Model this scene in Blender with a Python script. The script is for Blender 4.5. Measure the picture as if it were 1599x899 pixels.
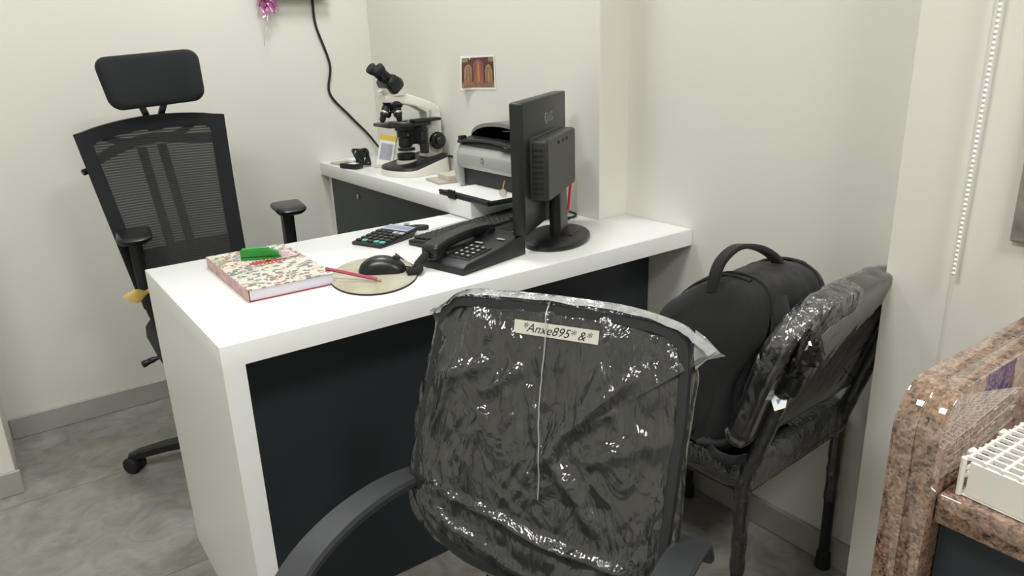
import bpy, bmesh, math, random
from mathutils import Vector, Matrix, noise
random.seed(7)
S = bpy.context.scene
for o in list(bpy.data.objects): bpy.data.objects.remove(o)
COL = S.collection
PI = math.pi
def R(a): return math.radians(a)

# ------------------------------------------------------------------ camera
CAM = Vector((-0.2717, -1.2481, 1.2279)); YAW, PITCH, ROLL, FPX = R(35.555), R(18.372), R(-2.024), 1154.5
fw = Vector((math.sin(YAW)*math.cos(PITCH), math.cos(YAW)*math.cos(PITCH), -math.sin(PITCH)))
rt = Vector((math.cos(YAW), -math.sin(YAW), 0)); up = rt.cross(fw)
rt2 = rt*math.cos(ROLL) + up*math.sin(ROLL); up2 = rt2.cross(fw)
cd = bpy.data.cameras.new('camera'); cam = bpy.data.objects.new('camera', cd); COL.objects.link(cam)
cd.sensor_width = 36; cd.lens = FPX/1599*36; cd.clip_start = 0.02; cd.clip_end = 60
cam.matrix_world = Matrix(((rt2.x, up2.x, -fw.x, CAM.x), (rt2.y, up2.y, -fw.y, CAM.y), (rt2.z, up2.z, -fw.z, CAM.z), (0, 0, 0, 1)))
S.camera = cam
# ------------------------------------------------------------------ world, exposure
w = bpy.data.worlds.new('world'); S.world = w; w.use_nodes = True
w.node_tree.nodes['Background'].inputs[0].default_value = (0.75, 0.85, 1, 1)
w.node_tree.nodes['Background'].inputs[1].default_value = 0.35
S.view_settings.view_transform = 'Standard'; S.view_settings.look = 'None'
S.view_settings.gamma = 1; S.view_settings.use_curve_mapping = False
S.view_settings.exposure = 0.14
# ------------------------------------------------------------------ ceiling lamps (light; their fixtures are built with the room)
LAMPS = [(0.55, 0.75, 0.42, 12.0), (-0.70, -0.62, 0.5, 23.0), (0.45, -2.0, 0.5, 27.0)]
CEIL = 2.65
for x, y, s, e in LAMPS:
    l = bpy.data.lights.new('panel_light', 'AREA'); l.shape = 'SQUARE'; l.size = s; l.energy = e
    l.color = (0.95, 0.99, 1.03) if y > 0 else (1.0, 0.985, 0.955)
    o = bpy.data.objects.new('panel_light', l); COL.objects.link(o); o.location = (x, y, CEIL-0.035)

# ================================================================== helpers
def NB(): return bmesh.new()
def mark(bm): return set(bm.verts), set(bm.edges)
def new_of(bm, before):
    return [v for v in bm.verts if v not in before[0]], [e for e in bm.edges if e not in before[1]]
I4 = Matrix.Identity(4)
def box(bm, c, s, bev=0, seg=2, M=None):
    vs = [bm.verts.new((c[0]+a*s[0]/2, c[1]+b*s[1]/2, c[2]+d*s[2]/2)) for a in (-1, 1) for b in (-1, 1) for d in (-1, 1)]
    fs = [bm.faces.new([vs[i] for i in f]) for f in ((0,1,3,2),(4,6,7,5),(0,4,5,1),(2,3,7,6),(0,2,6,4),(1,5,7,3))]
    out = vs
    if bev:
        es = list({e for f in fs for e in f.edges})
        r = bmesh.ops.bevel(bm, geom=es+vs, offset=bev, segments=seg, profile=0.5, affect='EDGES')
        out = list({v for f in r['faces'] for v in f.verts} | {v for v in vs if v.is_valid})
    if M is not None:
        for v in out: v.co = M @ v.co
    return bm
def box2(bm, a, b, bev=0, seg=2, M=None):
    return box(bm, [(a[i]+b[i])/2 for i in range(3)], [abs(b[i]-a[i]) for i in range(3)], bev, seg, M)
def loft(bm, rings, cap0=True, cap1=True, closed=True, M=None):
    L = []
    for r in rings: L.append([bm.verts.new(M @ Vector(p) if M is not None else p) for p in r])
    n = len(L[0])
    for i in range(len(L)-1):
        for j in range(n if closed else n-1):
            k = (j+1) % n
            bm.faces.new((L[i][j], L[i][k], L[i+1][k], L[i+1][j]))
    if cap0 and closed: bm.faces.new(list(reversed(L[0])))
    if cap1 and closed: bm.faces.new(L[-1])
    return bm
def frame_z(d):
    d = Vector(d).normalized(); a = Vector((0, 0, 1)) if abs(d.z) < .9 else Vector((1, 0, 0))
    x = a.cross(d).normalized(); return x, d.cross(x)
def cyl(bm, p0, p1, r0, r1=None, n=24, bev=0, M=None):
    p0, p1 = Vector(p0), Vector(p1); r1 = r0 if r1 is None else r1
    x, y = frame_z(p1-p0); d = (p1-p0).normalized()
    st = [(p0, r0), (p1, r1)]
    if bev: st = [(p0, r0-bev), (p0+d*bev, r0), (p1-d*bev, r1), (p1, r1-bev)]
    return loft(bm, [[p+x*r*math.cos(2*PI*i/n)+y*r*math.sin(2*PI*i/n) for i in range(n)] for p, r in st], M=M)
def lathe(bm, prof, c=(0,0,0), axis=(0,0,1), n=32, M=None, sx=1, sy=1):
    c = Vector(c); ax = Vector(axis).normalized()
    x, y = (Vector((1,0,0)), Vector((0,1,0))) if abs(ax.z) > .999 else frame_z(ax)
    return loft(bm, [[c+ax*h+x*r*sx*math.cos(2*PI*i/n)+y*r*sy*math.sin(2*PI*i/n) for i in range(n)] for r, h in prof], M=M)
def spline(pts, n=8, closed=False):
    P = [Vector(p) for p in pts]; out = []; m = len(P)
    for i in range(m if closed else m-1):
        a = P[(i-1) % m] if closed or i > 0 else P[0]*2-P[1]
        b = P[i]; c = P[(i+1) % m]; d = P[(i+2) % m] if closed or i+2 < m else P[-1]*2-P[-2]
        for k in range(n):
            t = k/n
            out.append(0.5*((2*b)+(c-a)*t+(2*a-5*b+4*c-d)*t*t+(3*b-a-3*c+d)*t**3))
    if not closed: out.append(P[-1])
    return out
def tube(bm, pts, r, n=10, closed=False, M=None, flat=None):
    P = [Vector(p) for p in pts]; m = len(P); rings = []; prev = None
    for i in range(m):
        if closed: d = P[(i+1) % m]-P[i-1]
        else: d = P[min(i+1, m-1)]-P[max(i-1, 0)]
        d.normalize()
        if prev is None: x, y = frame_z(d)
        else:
            x = (prev-d*prev.dot(d)).normalized(); y = d.cross(x)
        prev = x; rr = r[i] if isinstance(r, (list, tuple)) else r
        rings.append([P[i]+x*rr*math.cos(2*PI*k/n)+y*rr*math.sin(2*PI*k/n) for k in range(n)])
    if closed: return loft(bm, rings+[rings[0]], False, False, M=M)
    return loft(bm, rings, M=M)
def band(bm, pts, wdir, wid, th, M=None):
    """a flat strap along pts: width vector wdir*wid, thickness th"""
    P = [Vector(p) for p in pts]; W = Vector(wdir).normalized(); rings = []
    for i in range(len(P)):
        d = (P[min(i+1, len(P)-1)]-P[max(i-1, 0)]).normalized(); nrm = d.cross(W).normalized()
        ww = wid[i] if isinstance(wid, (list, tuple)) else wid
        a, b = W*ww/2, nrm*th/2
        rings.append([P[i]+a*.86+b, P[i]+a+b*.3, P[i]+a-b*.3, P[i]+a*.86-b, P[i]-a*.86-b, P[i]-a-b*.3, P[i]-a+b*.3, P[i]-a*.86+b])
    return loft(bm, rings, M=M)
def rrect(w, h, r, n=5):
    out = []
    for cx, cy, a0 in ((w/2-r, h/2-r, 0), (-w/2+r, h/2-r, 90), (-w/2+r, -h/2+r, 180), (w/2-r, -h/2+r, 270)):
        for k in range(n+1):
            a = R(a0+90*k/n); out.append((cx+r*math.cos(a), cy+r*math.sin(a)))
    return out
def prism(bm, out2, z0, z1, bev=0, M=None, top_only=False):
    """extrude a 2-D outline (x, y) from z0 to z1 with an optional bevel on both rims"""
    n = len(out2); before = mark(bm)
    if not bev: st = [(0, z0), (0, z1)]
    else: st = [(bev, z0), (bev*.3, z0+bev*.3), (0, z0+bev), (0, z1-bev), (bev*.3, z1-bev*.3), (bev, z1)]
    if top_only: st = [(0, z0)]+st[3:]
    def inset(d):
        if d == 0: return [Vector((p[0], p[1])) for p in out2]
        q = []
        for i in range(n):
            p0, p, p1 = Vector(out2[i-1][:2]), Vector(out2[i][:2]), Vector(out2[(i+1) % n][:2])
            a, b = (p-p0), (p1-p)
            if a.length < 1e-9: a = b
            if b.length < 1e-9: b = a
            a.normalize(); b.normalize()
            n1, n2 = Vector((-a.y, a.x)), Vector((-b.y, b.x)); m = n1+n2
            m = n1 if m.length < 1e-6 else m.normalized()
            q.append(p+m*d/max(.4, m.dot(n1)))
        return q
    area = sum(out2[i-1][0]*out2[i][1]-out2[i][0]*out2[i-1][1] for i in range(n))
    sg = 1 if area > 0 else -1
    return loft(bm, [[(p.x, p.y, z) for p in inset(d*sg)] for d, z in st], M=M)
def gridsurf(bm, fn, nu, nv, M=None):
    V = [[bm.verts.new(M @ Vector(fn(i/nu, j/nv)) if M is not None else fn(i/nu, j/nv)) for j in range(nv+1)] for i in range(nu+1)]
    for i in range(nu):
        for j in range(nv): bm.faces.new((V[i][j], V[i+1][j], V[i+1][j+1], V[i][j+1]))
    bm.normal_update(); return V
def link(name, me, m, parent=None):
    o = bpy.data.objects.new(name, me); COL.objects.link(o)
    if m is not None:
        me.materials.clear(); me.materials.append(m)
    if parent is not None: o.parent = parent
    return o
def obj(name, bm, m, parent=None, smooth=True, ang=35, fix=True):
    if fix: bmesh.ops.recalc_face_normals(bm, faces=bm.faces)
    me = bpy.data.meshes.new(name); bm.to_mesh(me); bm.free()
    if smooth:
        for p in me.polygons: p.use_smooth = True
        me.set_sharp_from_angle(angle=R(ang))
    return link(name, me, m, parent)
def tag(o, label, cat, group=None):
    o['label'] = label; o['category'] = cat
    if group: o['group'] = group
    return o
def thing(name, label, cat, loc=(0,0,0), rz=0, group=None):
    o = bpy.data.objects.new(name, None); COL.objects.link(o); o.empty_display_size = .05
    o.location = loc; o.rotation_euler = (0, 0, rz); return tag(o, label, cat, group)
def struct(name, bm, m, label=None, cat=None, parent=None, **k):
    o = obj(name, bm, m, parent, **k)
    if parent is None: o['kind'] = 'structure'
    if label: o['label'] = label
    if cat: o['category'] = cat
    return o
def text(name, body, size, M, m, parent, ext=0.0003, shear=0):
    c = bpy.data.curves.new(name, 'FONT'); c.body = body; c.size = size; c.extrude = ext; c.shear = shear
    c.align_x = 'CENTER'; c.align_y = 'CENTER'
    t = bpy.data.objects.new(name+'_src', c); COL.objects.link(t)
    bpy.context.view_layer.update()
    me = bpy.data.meshes.new_from_object(t.evaluated_get(bpy.context.evaluated_depsgraph_get()))
    bpy.data.objects.remove(t); bpy.data.curves.remove(c)
    me.transform(M); me.name = name
    return link(name, me, m, parent)
def T(x=0, y=0, z=0): return Matrix.Translation((x, y, z))
def basis(o, x, y, z):
    x, y, z = Vector(x), Vector(y), Vector(z)
    return Matrix(((x.x, y.x, z.x, o[0]), (x.y, y.y, z.y, o[1]), (x.z, y.z, z.z, o[2]), (0, 0, 0, 1)))
def sstep(a, b, x):
    t = min(1, max(0, (x-a)/(b-a))); return t*t*(3-2*t)

# ================================================================== materials
MATS = {}
class NT:
    def __init__(s, m): s.t = m.node_tree; s.n = s.t.nodes; s.l = s.t.links
    def add(s, typ, **k):
        n = s.n.new(typ)
        for a, b in k.items():
            if a.startswith('i_'):
                key = a[2:]; key = int(key) if key.isdigit() else key.replace('_', ' ')
                n.inputs[key].default_value = b
            else: setattr(n, a, b)
        return n
    def ramp(s, fac, stops, interp='LINEAR'):
        r = s.n.new('ShaderNodeValToRGB'); r.color_ramp.interpolation = interp
        e = r.color_ramp.elements
        while len(e) < len(stops): e.new(.5)
        for i, (p, c) in enumerate(stops): e[i].position = p; e[i].color = (*c, 1) if len(c) == 3 else c
        s.l.new(fac, r.inputs[0]); return r.outputs[0]
    def coord(s, scale=(1,1,1), kind='Object'):
        c = s.n.new('ShaderNodeTexCoord'); mp = s.n.new('ShaderNodeMapping'); mp.inputs['Scale'].default_value = scale
        s.l.new(c.outputs[kind], mp.inputs[0]); return mp.outputs[0]
def mat(name, col, rough=.5, metal=0, spec=.5, coat=0, sheen=0, bump=None, var=None, bscale=(1,1,1)):
    if name in MATS: return MATS[name]
    m = bpy.data.materials.new(name); m.use_nodes = True; t = NT(m); b = t.n['Principled BSDF']
    b.inputs['Base Color'].default_value = (*col, 1); b.inputs['Roughness'].default_value = rough
    b.inputs['Metallic'].default_value = metal; b.inputs['Specular IOR Level'].default_value = spec
    b.inputs['Coat Weight'].default_value = coat; b.inputs['Sheen Weight'].default_value = sheen
    if var:                                   # (scale, strength): faint mottling of the colour
        no = t.add('ShaderNodeTexNoise', i_Scale=var[0], i_Detail=5.0); t.l.new(t.coord(bscale), no.inputs['Vector'])
        a, c = [max(0, x*(1-var[1])) for x in col], [min(1, x*(1+var[1])) for x in col]
        t.l.new(t.ramp(no.outputs['Fac'], [(.3, a), (.7, c)]), b.inputs['Base Color'])
    if bump:                                  # (scale, distance, strength)
        no = t.add('ShaderNodeTexNoise', i_Scale=bump[0], i_Detail=4.0); t.l.new(t.coord(bscale), no.inputs['Vector'])
        bp = t.add('ShaderNodeBump', i_Strength=bump[2], i_Distance=bump[1])
        t.l.new(no.outputs['Fac'], bp.inputs['Height']); t.l.new(bp.outputs[0], b.inputs['Normal'])
    MATS[name] = m; return m
M_WALL = mat('wall_paint', (.76, .75, .69), .55, spec=.35, bump=(60, .001, .12), var=(1.3, .02))
M_CEIL = mat('ceiling_paint', (.85, .85, .82), .8)
M_BASE = mat('baseboard_stone', (.38, .37, .345), .35, var=(6, .08))
M_WHITE = mat('white_solid_surface', (.86, .87, .86), .30, spec=.4, var=(3, .012))
M_DARK = mat('dark_laminate', (.028, .037, .044), .38, spec=.35, bump=(30, .0004, .2), bscale=(1, 1, 8))
M_BLK = mat('black_plastic', (.0085, .0095, .0105), .42, bump=(400, .0002, .15))
M_BLK2 = mat('black_satin_plastic', (.010, .011, .012), .32)
M_GREYK = mat('charcoal_plastic', (.026, .027, .026), .45, bump=(300, .0002, .2))
M_RUB = mat('black_rubber', (.012, .012, .013), .7)
M_FAB = mat('black_fabric', (.0085, .0105, .0125), .9, sheen=.03, bump=(900, .0004, .4))
M_BAG = mat('backpack_cloth', (.010, .010, .0115), .85, sheen=.12, bump=(600, .0005, .4), var=(9, .25))
M_CHROME = mat('bright_metal', (.75, .75, .75), .2, metal=1)
M_STEEL = mat('dull_metal', (.4, .4, .4), .35, metal=1)
M_CREAM = mat('cream_enamel', (.78, .77, .70), .35, spec=.4)
M_SILV = mat('silver_plastic', (.46, .47, .45), .38, spec=.5)
M_SILV2 = mat('silver_plastic_dark', (.17, .18, .18), .4)
M_PAPER = mat('white_paper', (.86, .86, .84), .7, spec=.2)
M_PAGE = mat('page_edges', (.70, .67, .74), .8, spec=.1, var=(80, .08), bscale=(.2, .2, 6))
M_BEIGE = mat('beige_card', (.62, .57, .46), .7, spec=.2)
M_TAN = mat('tan_card', (.50, .46, .38), .7, spec=.2)
M_RED = mat('dark_red_cloth', (.28, .03, .05), .6)
M_GREEN = mat('green_plastic', (.02, .26, .035), .3)
M_PINK = mat('pink_lacquer', (.42, .05, .11), .35)
M_REDL = mat('red_lacquer', (.45, .02, .03), .35)
M_WOOD = mat('pencil_wood', (.55, .33, .17), .6)
M_INK = mat('ink', (.015, .015, .02), .6)
M_GREYLOGO = mat('grey_print', (.34, .34, .34), .4)
M_YEL = mat('yellow_print', (.72, .50, .06), .5)
M_YCLOTH = mat('yellow_paper', (.62, .45, .13), .7, var=(30, .25))
M_GOLD = mat('gold_metal', (.7, .5, .2), .3, metal=1)
M_RACK = mat('white_polypropylene', (.82, .81, .77), .35, spec=.5)
M_TEAL = mat('teal_key', (.10, .42, .36), .4)
M_LCD = mat('pale_panel', (.50, .53, .62), .2)
M_BLUE = mat('blue_plastic', (.03, .07, .42), .3)
M_CORD = mat('white_beads', (.88, .88, .86), .3)
M_LAMP = bpy.data.materials.new('lamp_diffuser'); M_LAMP.use_nodes = True
_b = M_LAMP.node_tree.nodes['Principled BSDF']; _b.inputs['Emission Color'].default_value = (1, .97, .9, 1); _b.inputs['Emission Strength'].default_value = 6

def floor_mat():
    m = bpy.data.materials.new('floor_marble'); m.use_nodes = True; t = NT(m); b = t.n['Principled BSDF']
    co = t.coord((1, 1, 1), 'Object')
    oi = t.add('ShaderNodeObjectInfo'); ad = t.add('ShaderNodeVectorMath', operation='ADD')
    sc = t.add('ShaderNodeVectorMath', operation='SCALE'); sc.inputs['Scale'].default_value = 3.7
    t.l.new(oi.outputs['Location'], sc.inputs[0]); t.l.new(co, ad.inputs[0]); t.l.new(sc.outputs[0], ad.inputs[1])
    n1 = t.add('ShaderNodeTexNoise', i_Scale=3.2, i_Detail=8.0, i_Distortion=1.2); t.l.new(ad.outputs[0], n1.inputs['Vector'])
    n2 = t.add('ShaderNodeTexNoise', i_Scale=11.0, i_Detail=6.0, i_Distortion=2.0); t.l.new(ad.outputs[0], n2.inputs['Vector'])
    mx = t.add('ShaderNodeMath', operation='ADD'); t.l.new(n1.outputs[0], mx.inputs[0]); t.l.new(n2.outputs[0], mx.inputs[1])
    hf = t.add('ShaderNodeMath', operation='MULTIPLY', i_1=.5); t.l.new(mx.outputs[0], hf.inputs[0])
    t.l.new(t.ramp(hf.outputs[0], [(.36, (.20, .19, .17)), (.5, (.275, .265, .24)), (.64, (.345, .335, .31))]), b.inputs['Base Color'])
    b.inputs['Roughness'].default_value = .28; b.inputs['Specular IOR Level'].default_value = .4
    return m
M_FLOOR = floor_mat()
def granite_mat():
    m = bpy.data.materials.new('pink_granite'); m.use_nodes = True; t = NT(m); b = t.n['Principled BSDF']
    co = t.coord((1, 1, 1), 'Object')
    v = t.add('ShaderNodeTexVoronoi', i_Scale=330.0); t.l.new(co, v.inputs['Vector'])
    n = t.add('ShaderNodeTexNoise', i_Scale=75.0, i_Detail=8.0); t.l.new(co, n.inputs['Vector'])
    sp = t.add('ShaderNodeSeparateColor'); t.l.new(v.outputs['Color'], sp.inputs[0])
    c1 = t.ramp(sp.outputs[0], [(.0, (.022, .018, .016)), (.14, (.11, .062, .040)), (.36, (.25, .145, .090)), (.60, (.34, .215, .145)), (.84, (.40, .30, .225)), (1, (.16, .11, .08))], 'CONSTANT')
    c2 = t.ramp(n.outputs[0], [(.36, (.025, .02, .017)), (.48, (.25, .145, .09)), (.64, (.38, .25, .17))])
    mx = t.add('ShaderNodeMix', data_type='RGBA', i_0=.5); t.l.new(c1, mx.inputs[6]); t.l.new(c2, mx.inputs[7])
    t.l.new(mx.outputs[2], b.inputs['Base Color'])
    b.inputs['Roughness'].default_value = .06; b.inputs['Coat Weight'].default_value = 1.0; b.inputs['Coat Roughness'].default_value = .012; b.inputs['Coat IOR'].default_value = 2.3
    return m
M_GRAN = granite_mat()
M_STONE = mat('grey_stone_frame', (.25, .23, .20), .3, var=(25, .35))
def film_mat(name, milk=.07, bscale=22, dist=.006, stretch=(1, 1, .45), tint=.93, rough=.10):
    m = bpy.data.materials.new(name); m.use_nodes = True; t = NT(m); t.n.remove(t.n['Principled BSDF'])
    out = t.n['Material Output']; co = t.coord(stretch)
    n1 = t.add('ShaderNodeTexNoise', i_Scale=bscale, i_Detail=3.0, i_Distortion=1.5); t.l.new(co, n1.inputs['Vector'])
    n2 = t.add('ShaderNodeTexVoronoi', feature='DISTANCE_TO_EDGE', i_Scale=bscale*.9)
    wp = t.add('ShaderNodeTexNoise', i_Scale=9.0, i_Detail=2.0); t.l.new(co, wp.inputs['Vector'])
    mxv = t.add('ShaderNodeMix', data_type='VECTOR', i_0=.12); t.l.new(co, mxv.inputs[4]); t.l.new(wp.outputs['Color'], mxv.inputs[5])
    t.l.new(mxv.outputs[1], n2.inputs['Vector'])
    rm = t.ramp(n2.outputs['Distance'], [(0, (1, 1, 1)), (.12, (.3, .3, .3)), (.4, (0, 0, 0))])
    v3 = t.add('ShaderNodeTexVoronoi', feature='F1', i_Scale=bscale*.8); t.l.new(mxv.outputs[1], v3.inputs['Vector'])
    a0 = t.add('ShaderNodeMath', operation='MULTIPLY_ADD', i_1=1.1); t.l.new(v3.outputs['Distance'], a0.inputs[0]); t.l.new(n1.outputs[0], a0.inputs[2])
    ad = t.add('ShaderNodeMath', operation='MULTIPLY_ADD', i_1=.25); t.l.new(rm, ad.inputs[0]); t.l.new(a0.outputs[0], ad.inputs[2])
    st = t.add('ShaderNodeTexNoise', i_Scale=bscale*4.5, i_Detail=2.0, i_Distortion=.8); sv = t.add('ShaderNodeVectorMath', operation='MULTIPLY'); sv.inputs[1].default_value = (1, 1, .22)
    t.l.new(co, sv.inputs[0]); t.l.new(sv.outputs[0], st.inputs['Vector'])
    a9 = t.add('ShaderNodeMath', operation='MULTIPLY_ADD', i_1=.22); t.l.new(st.outputs[0], a9.inputs[0]); t.l.new(ad.outputs[0], a9.inputs[2])
    bp = t.add('ShaderNodeBump', i_Strength=1.0, i_Distance=dist); t.l.new(a9.outputs[0], bp.inputs['Height'])
    tr = t.add('ShaderNodeBsdfTransparent'); tr.inputs[0].default_value = (tint, tint, tint, 1)
    gl = t.add('ShaderNodeBsdfGlossy', i_Roughness=rough); t.l.new(bp.outputs[0], gl.inputs['Normal'])
    df = t.add('ShaderNodeBsdfDiffuse'); df.inputs[0].default_value = (.8, .82, .83, 1)
    fr = t.add('ShaderNodeFresnel', i_IOR=1.55); t.l.new(bp.outputs[0], fr.inputs['Normal'])
    fm = t.add('ShaderNodeMath', operation='MULTIPLY_ADD', i_1=2.0, i_2=.02); t.l.new(fr.outputs[0], fm.inputs[0]); fm.use_clamp = True
    m1 = t.add('ShaderNodeMixShader', i_0=milk); t.l.new(tr.outputs[0], m1.inputs[1]); t.l.new(df.outputs[0], m1.inputs[2])
    m2 = t.add('ShaderNodeMixShader'); t.l.new(fm.outputs[0], m2.inputs[0]); t.l.new(m1.outputs[0], m2.inputs[1]); t.l.new(gl.outputs[0], m2.inputs[2])
    t.l.new(m2.outputs[0], out.inputs[0]); return m
M_FILM = film_mat('clear_plastic_film', .03, 15, .014, (1, 1, .40), .93, .15)
M_FILM3 = film_mat('stretched_plastic_film', .015, 14, .0012, (1, 1, 1), .98)
M_FILM2 = film_mat('clinging_plastic_film', .02, 26, .004, (1, 1, 1), .97)
def mesh_mat():
    m = bpy.data.materials.new('chair_netting'); m.use_nodes = True; t = NT(m); b = t.n['Principled BSDF']
    b.inputs['Base Color'].default_value = (.02, .021, .022, 1); b.inputs['Roughness'].default_value = .7
    wv = t.add('ShaderNodeTexWave', i_Scale=42.0, bands_direction='Z', i_Distortion=0.0); t.l.new(t.coord(), wv.inputs['Vector'])
    f = t.ramp(wv.outputs['Fac'], [(.35, (.03, .03, .03)), (.75, (.17, .17, .17))])
    tr = t.add('ShaderNodeBsdfTransparent'); mx = t.add('ShaderNodeMixShader')
    t.l.new(f, mx.inputs[0]); t.l.new(b.outputs[0], mx.inputs[1]); t.l.new(tr.outputs[0], mx.inputs[2])
    t.l.new(mx.outputs[0], t.n['Material Output'].inputs[0]); return m
M_NET = mesh_mat()
def glass_mat():
    m = bpy.data.materials.new('window_glass'); m.use_nodes = True; b = m.node_tree.nodes['Principled BSDF']
    b.inputs['Transmission Weight'].default_value = .9; b.inputs['Roughness'].default_value = .25; b.inputs['Base Color'].default_value = (.8, .85, .85, 1); return m
M_GLASS = glass_mat()
def cover_mat():
    m = bpy.data.materials.new('floral_cover'); m.use_nodes = True; t = NT(m); b = t.n['Principled BSDF']; co = t.coord()
    wp = t.add('ShaderNodeTexNoise', i_Scale=60.0, i_Detail=2.0); t.l.new(co, wp.inputs['Vector'])
    mxv = t.add('ShaderNodeMix', data_type='VECTOR', i_0=.02); t.l.new(co, mxv.inputs[4]); t.l.new(wp.outputs['Color'], mxv.inputs[5])
    v = t.add('ShaderNodeTexVoronoi', i_Scale=75.0); t.l.new(mxv.outputs[1], v.inputs['Vector'])
    sp = t.add('ShaderNodeSeparateColor'); t.l.new(v.outputs['Color'], sp.inputs[0])
    c = t.ramp(sp.outputs[0], [(0, (.62, .56, .46)), (.14, (.15, .20, .22)), (.34, (.66, .61, .52)), (.46, (.34, .19, .11)), (.60, (.19, .25, .14)), (.76, (.70, .66, .57)), (.9, (.36, .16, .13))], 'CONSTANT')
    ed = t.add('ShaderNodeTexVoronoi', feature='DISTANCE_TO_EDGE', i_Scale=75.0); t.l.new(mxv.outputs[1], ed.inputs['Vector'])
    f = t.ramp(ed.outputs['Distance'], [(.03, (1, 1, 1)), (.10, (0, 0, 0))])
    mx = t.add('ShaderNodeMix', data_type='RGBA'); t.l.new(f, mx.inputs[0]); t.l.new(c, mx.inputs[6]); mx.inputs[7].default_value = (.74, .71, .64, 1)
    t.l.new(mx.outputs[2], b.inputs['Base Color']); b.inputs['Roughness'].default_value = .45; return m
M_COVER = cover_mat()
def attr_mat():
    m = bpy.data.materials.new('colour_print'); m.use_nodes = True; t = NT(m); b = t.n['Principled BSDF']
    a = t.add('ShaderNodeAttribute', attribute_name='print'); t.l.new(a.outputs['Color'], b.inputs['Base Color']); b.inputs['Roughness'].default_value = .35; return m
M_PRINT = attr_mat()
def tinsel_mat():
    m = mat('pink_foil', (.80, .30, .62), .25, metal=.4); return m
M_TINSEL = tinsel_mat()

# ================================================================== the room
YB, XP, YS, XL, XC, YC = 1.586, 1.102, .244, 1.206, 1.102, -.567      # back wall, poster wall, step, recess wall, column face, column corner
X0, Y0 = -2.4, -3.2
fl = struct('floor', box2(NB(), (X0, Y0, -.1), (1.4, 1.7, -.012)), mat('grout', (.24, .23, .2), .8), 'pale grey veined marble tile floor', smooth=False)
tile_me = None
for i in range(-3, 3):
    for j in range(-6, 2):
        x, y = -.15+.6*i, .81+.6*j
        if tile_me is None:
            bm = NB(); box2(bm, (-.2990, -.2990, -.012), (.2990, .2990, 0)); t_ = obj('floor_tile', bm, M_FLOOR, fl, smooth=False); tile_me = t_.data
        else: t_ = link('floor_tile', tile_me, None, fl)
        t_.location = (x, y, 0)
struct('ceiling', box2(NB(), (X0, Y0, CEIL), (1.4, 1.7, CEIL+.1)), M_CEIL, 'white ceiling above the office', smooth=False)
struct('wall_back', box2(NB(), (X0, YB, 0), (1.4, YB+.1, CEIL)), M_WALL, 'cream painted wall behind the high-backed office chair', smooth=False)
struct('wall_side', box2(NB(), (XP, YS, 0), (1.4, YB, CEIL), .003, 2), M_WALL, 'cream wall carrying the small colour print', smooth=False)
struct('wall_recess', box2(NB(), (XL, YC-.05, 0), (1.4, YS, CEIL)), M_WALL, 'cream recessed wall behind the black backpack', smooth=False)
bm = NB()                                   # column wall with the window opening
WY0, WY1, WZ0, WZ1 = -1.75, -.808, .927, 2.05
E_ = .012
box2(bm, (XC, WY1+E_, 0), (1.4, YC, CEIL)); box2(bm, (XC, Y0, 0), (1.4, WY0-E_, CEIL))
box2(bm, (XC, WY0-E_, 0), (1.4, WY1+E_, WZ0-E_)); box2(bm, (XC, WY0-E_, WZ1+E_), (1.4, WY1+E_, CEIL))
struct('wall_right', bm, M_WALL, 'cream wall with hanging bead chain above the granite counter', smooth=False)
struct('trim_1', box2(NB(), (XC-.0012, -.689, .09), (XC+.002, -.684, CEIL)), mat('paint_joint', (.70, .69, .63), .6), 'thin vertical joint line in the cream wall', smooth=False)
struct('wall_left', box2(NB(), (X0, 1.188, 0), (-.364, YB, CEIL), .003, 2), M_WALL, 'cream wall corner at the left edge', smooth=False)
struct('wall_far_left', box2(NB(), (X0-.1, Y0, 0), (X0, YB, CEIL)), M_WALL, 'cream wall on the far left', smooth=False)
struct('wall_front', box2(NB(), (X0, Y0-.1, 0), (1.4, Y0, CEIL)), M_WALL, 'cream wall opposite the desk', smooth=False)
HB = .075
struct('baseboard_back', box2(NB(), (-.36, YB-.012, 0), (XP, YB, HB), .002, 1), M_BASE, 'grey stone skirting along the back wall', smooth=False)
struct('baseboard_left', box2(NB(), (X0, 1.176, 0), (-.354, 1.188, HB), .002, 1), M_BASE, 'grey stone skirting on the left wall corner', smooth=False)
struct('baseboard_recess', box2(NB(), (XL-.012, YC+.001, 0), (XL, .148, HB), .002, 1), M_BASE, 'grey stone skirting behind the plastic wrapped steel chair', smooth=False)
struct('baseboard_right', box2(NB(), (XC-.012, -.91, 0), (XC, YC, HB), .002, 1), M_BASE, 'low stone skirting at the foot of the column', smooth=False)
wn = bpy.data.objects.new('window_1', None); COL.objects.link(wn); wn['kind'] = 'structure'; wn['label'] = 'window in grey stone surround at the right edge'
fw_ = .045
for nm, a, b in (('jamb', (XC-.012, WY1-.005, WZ0-fw_+.005), (XC+.12, WY1+.040, WZ1+fw_)), ('jamb', (XC-.012, WY0-.04, WZ0-fw_+.005), (XC+.12, WY0+.005, WZ1+fw_)),
                 ('sill', (XC-.012, WY0+.005, WZ0-fw_+.005), (XC+.12, WY1-.005, WZ0)), ('lintel', (XC-.012, WY0+.005, WZ1), (XC+.12, WY1-.005, WZ1+fw_))):
    obj(nm, box2(NB(), a, b, .002, 1), M_STONE, wn, smooth=False)
obj('glass_pane', box2(NB(), (XC+.1205, WY0-.011, WZ0-.011), (XC+.1265, WY1+.011, WZ1+.011)), M_GLASS, wn, smooth=False)
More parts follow.
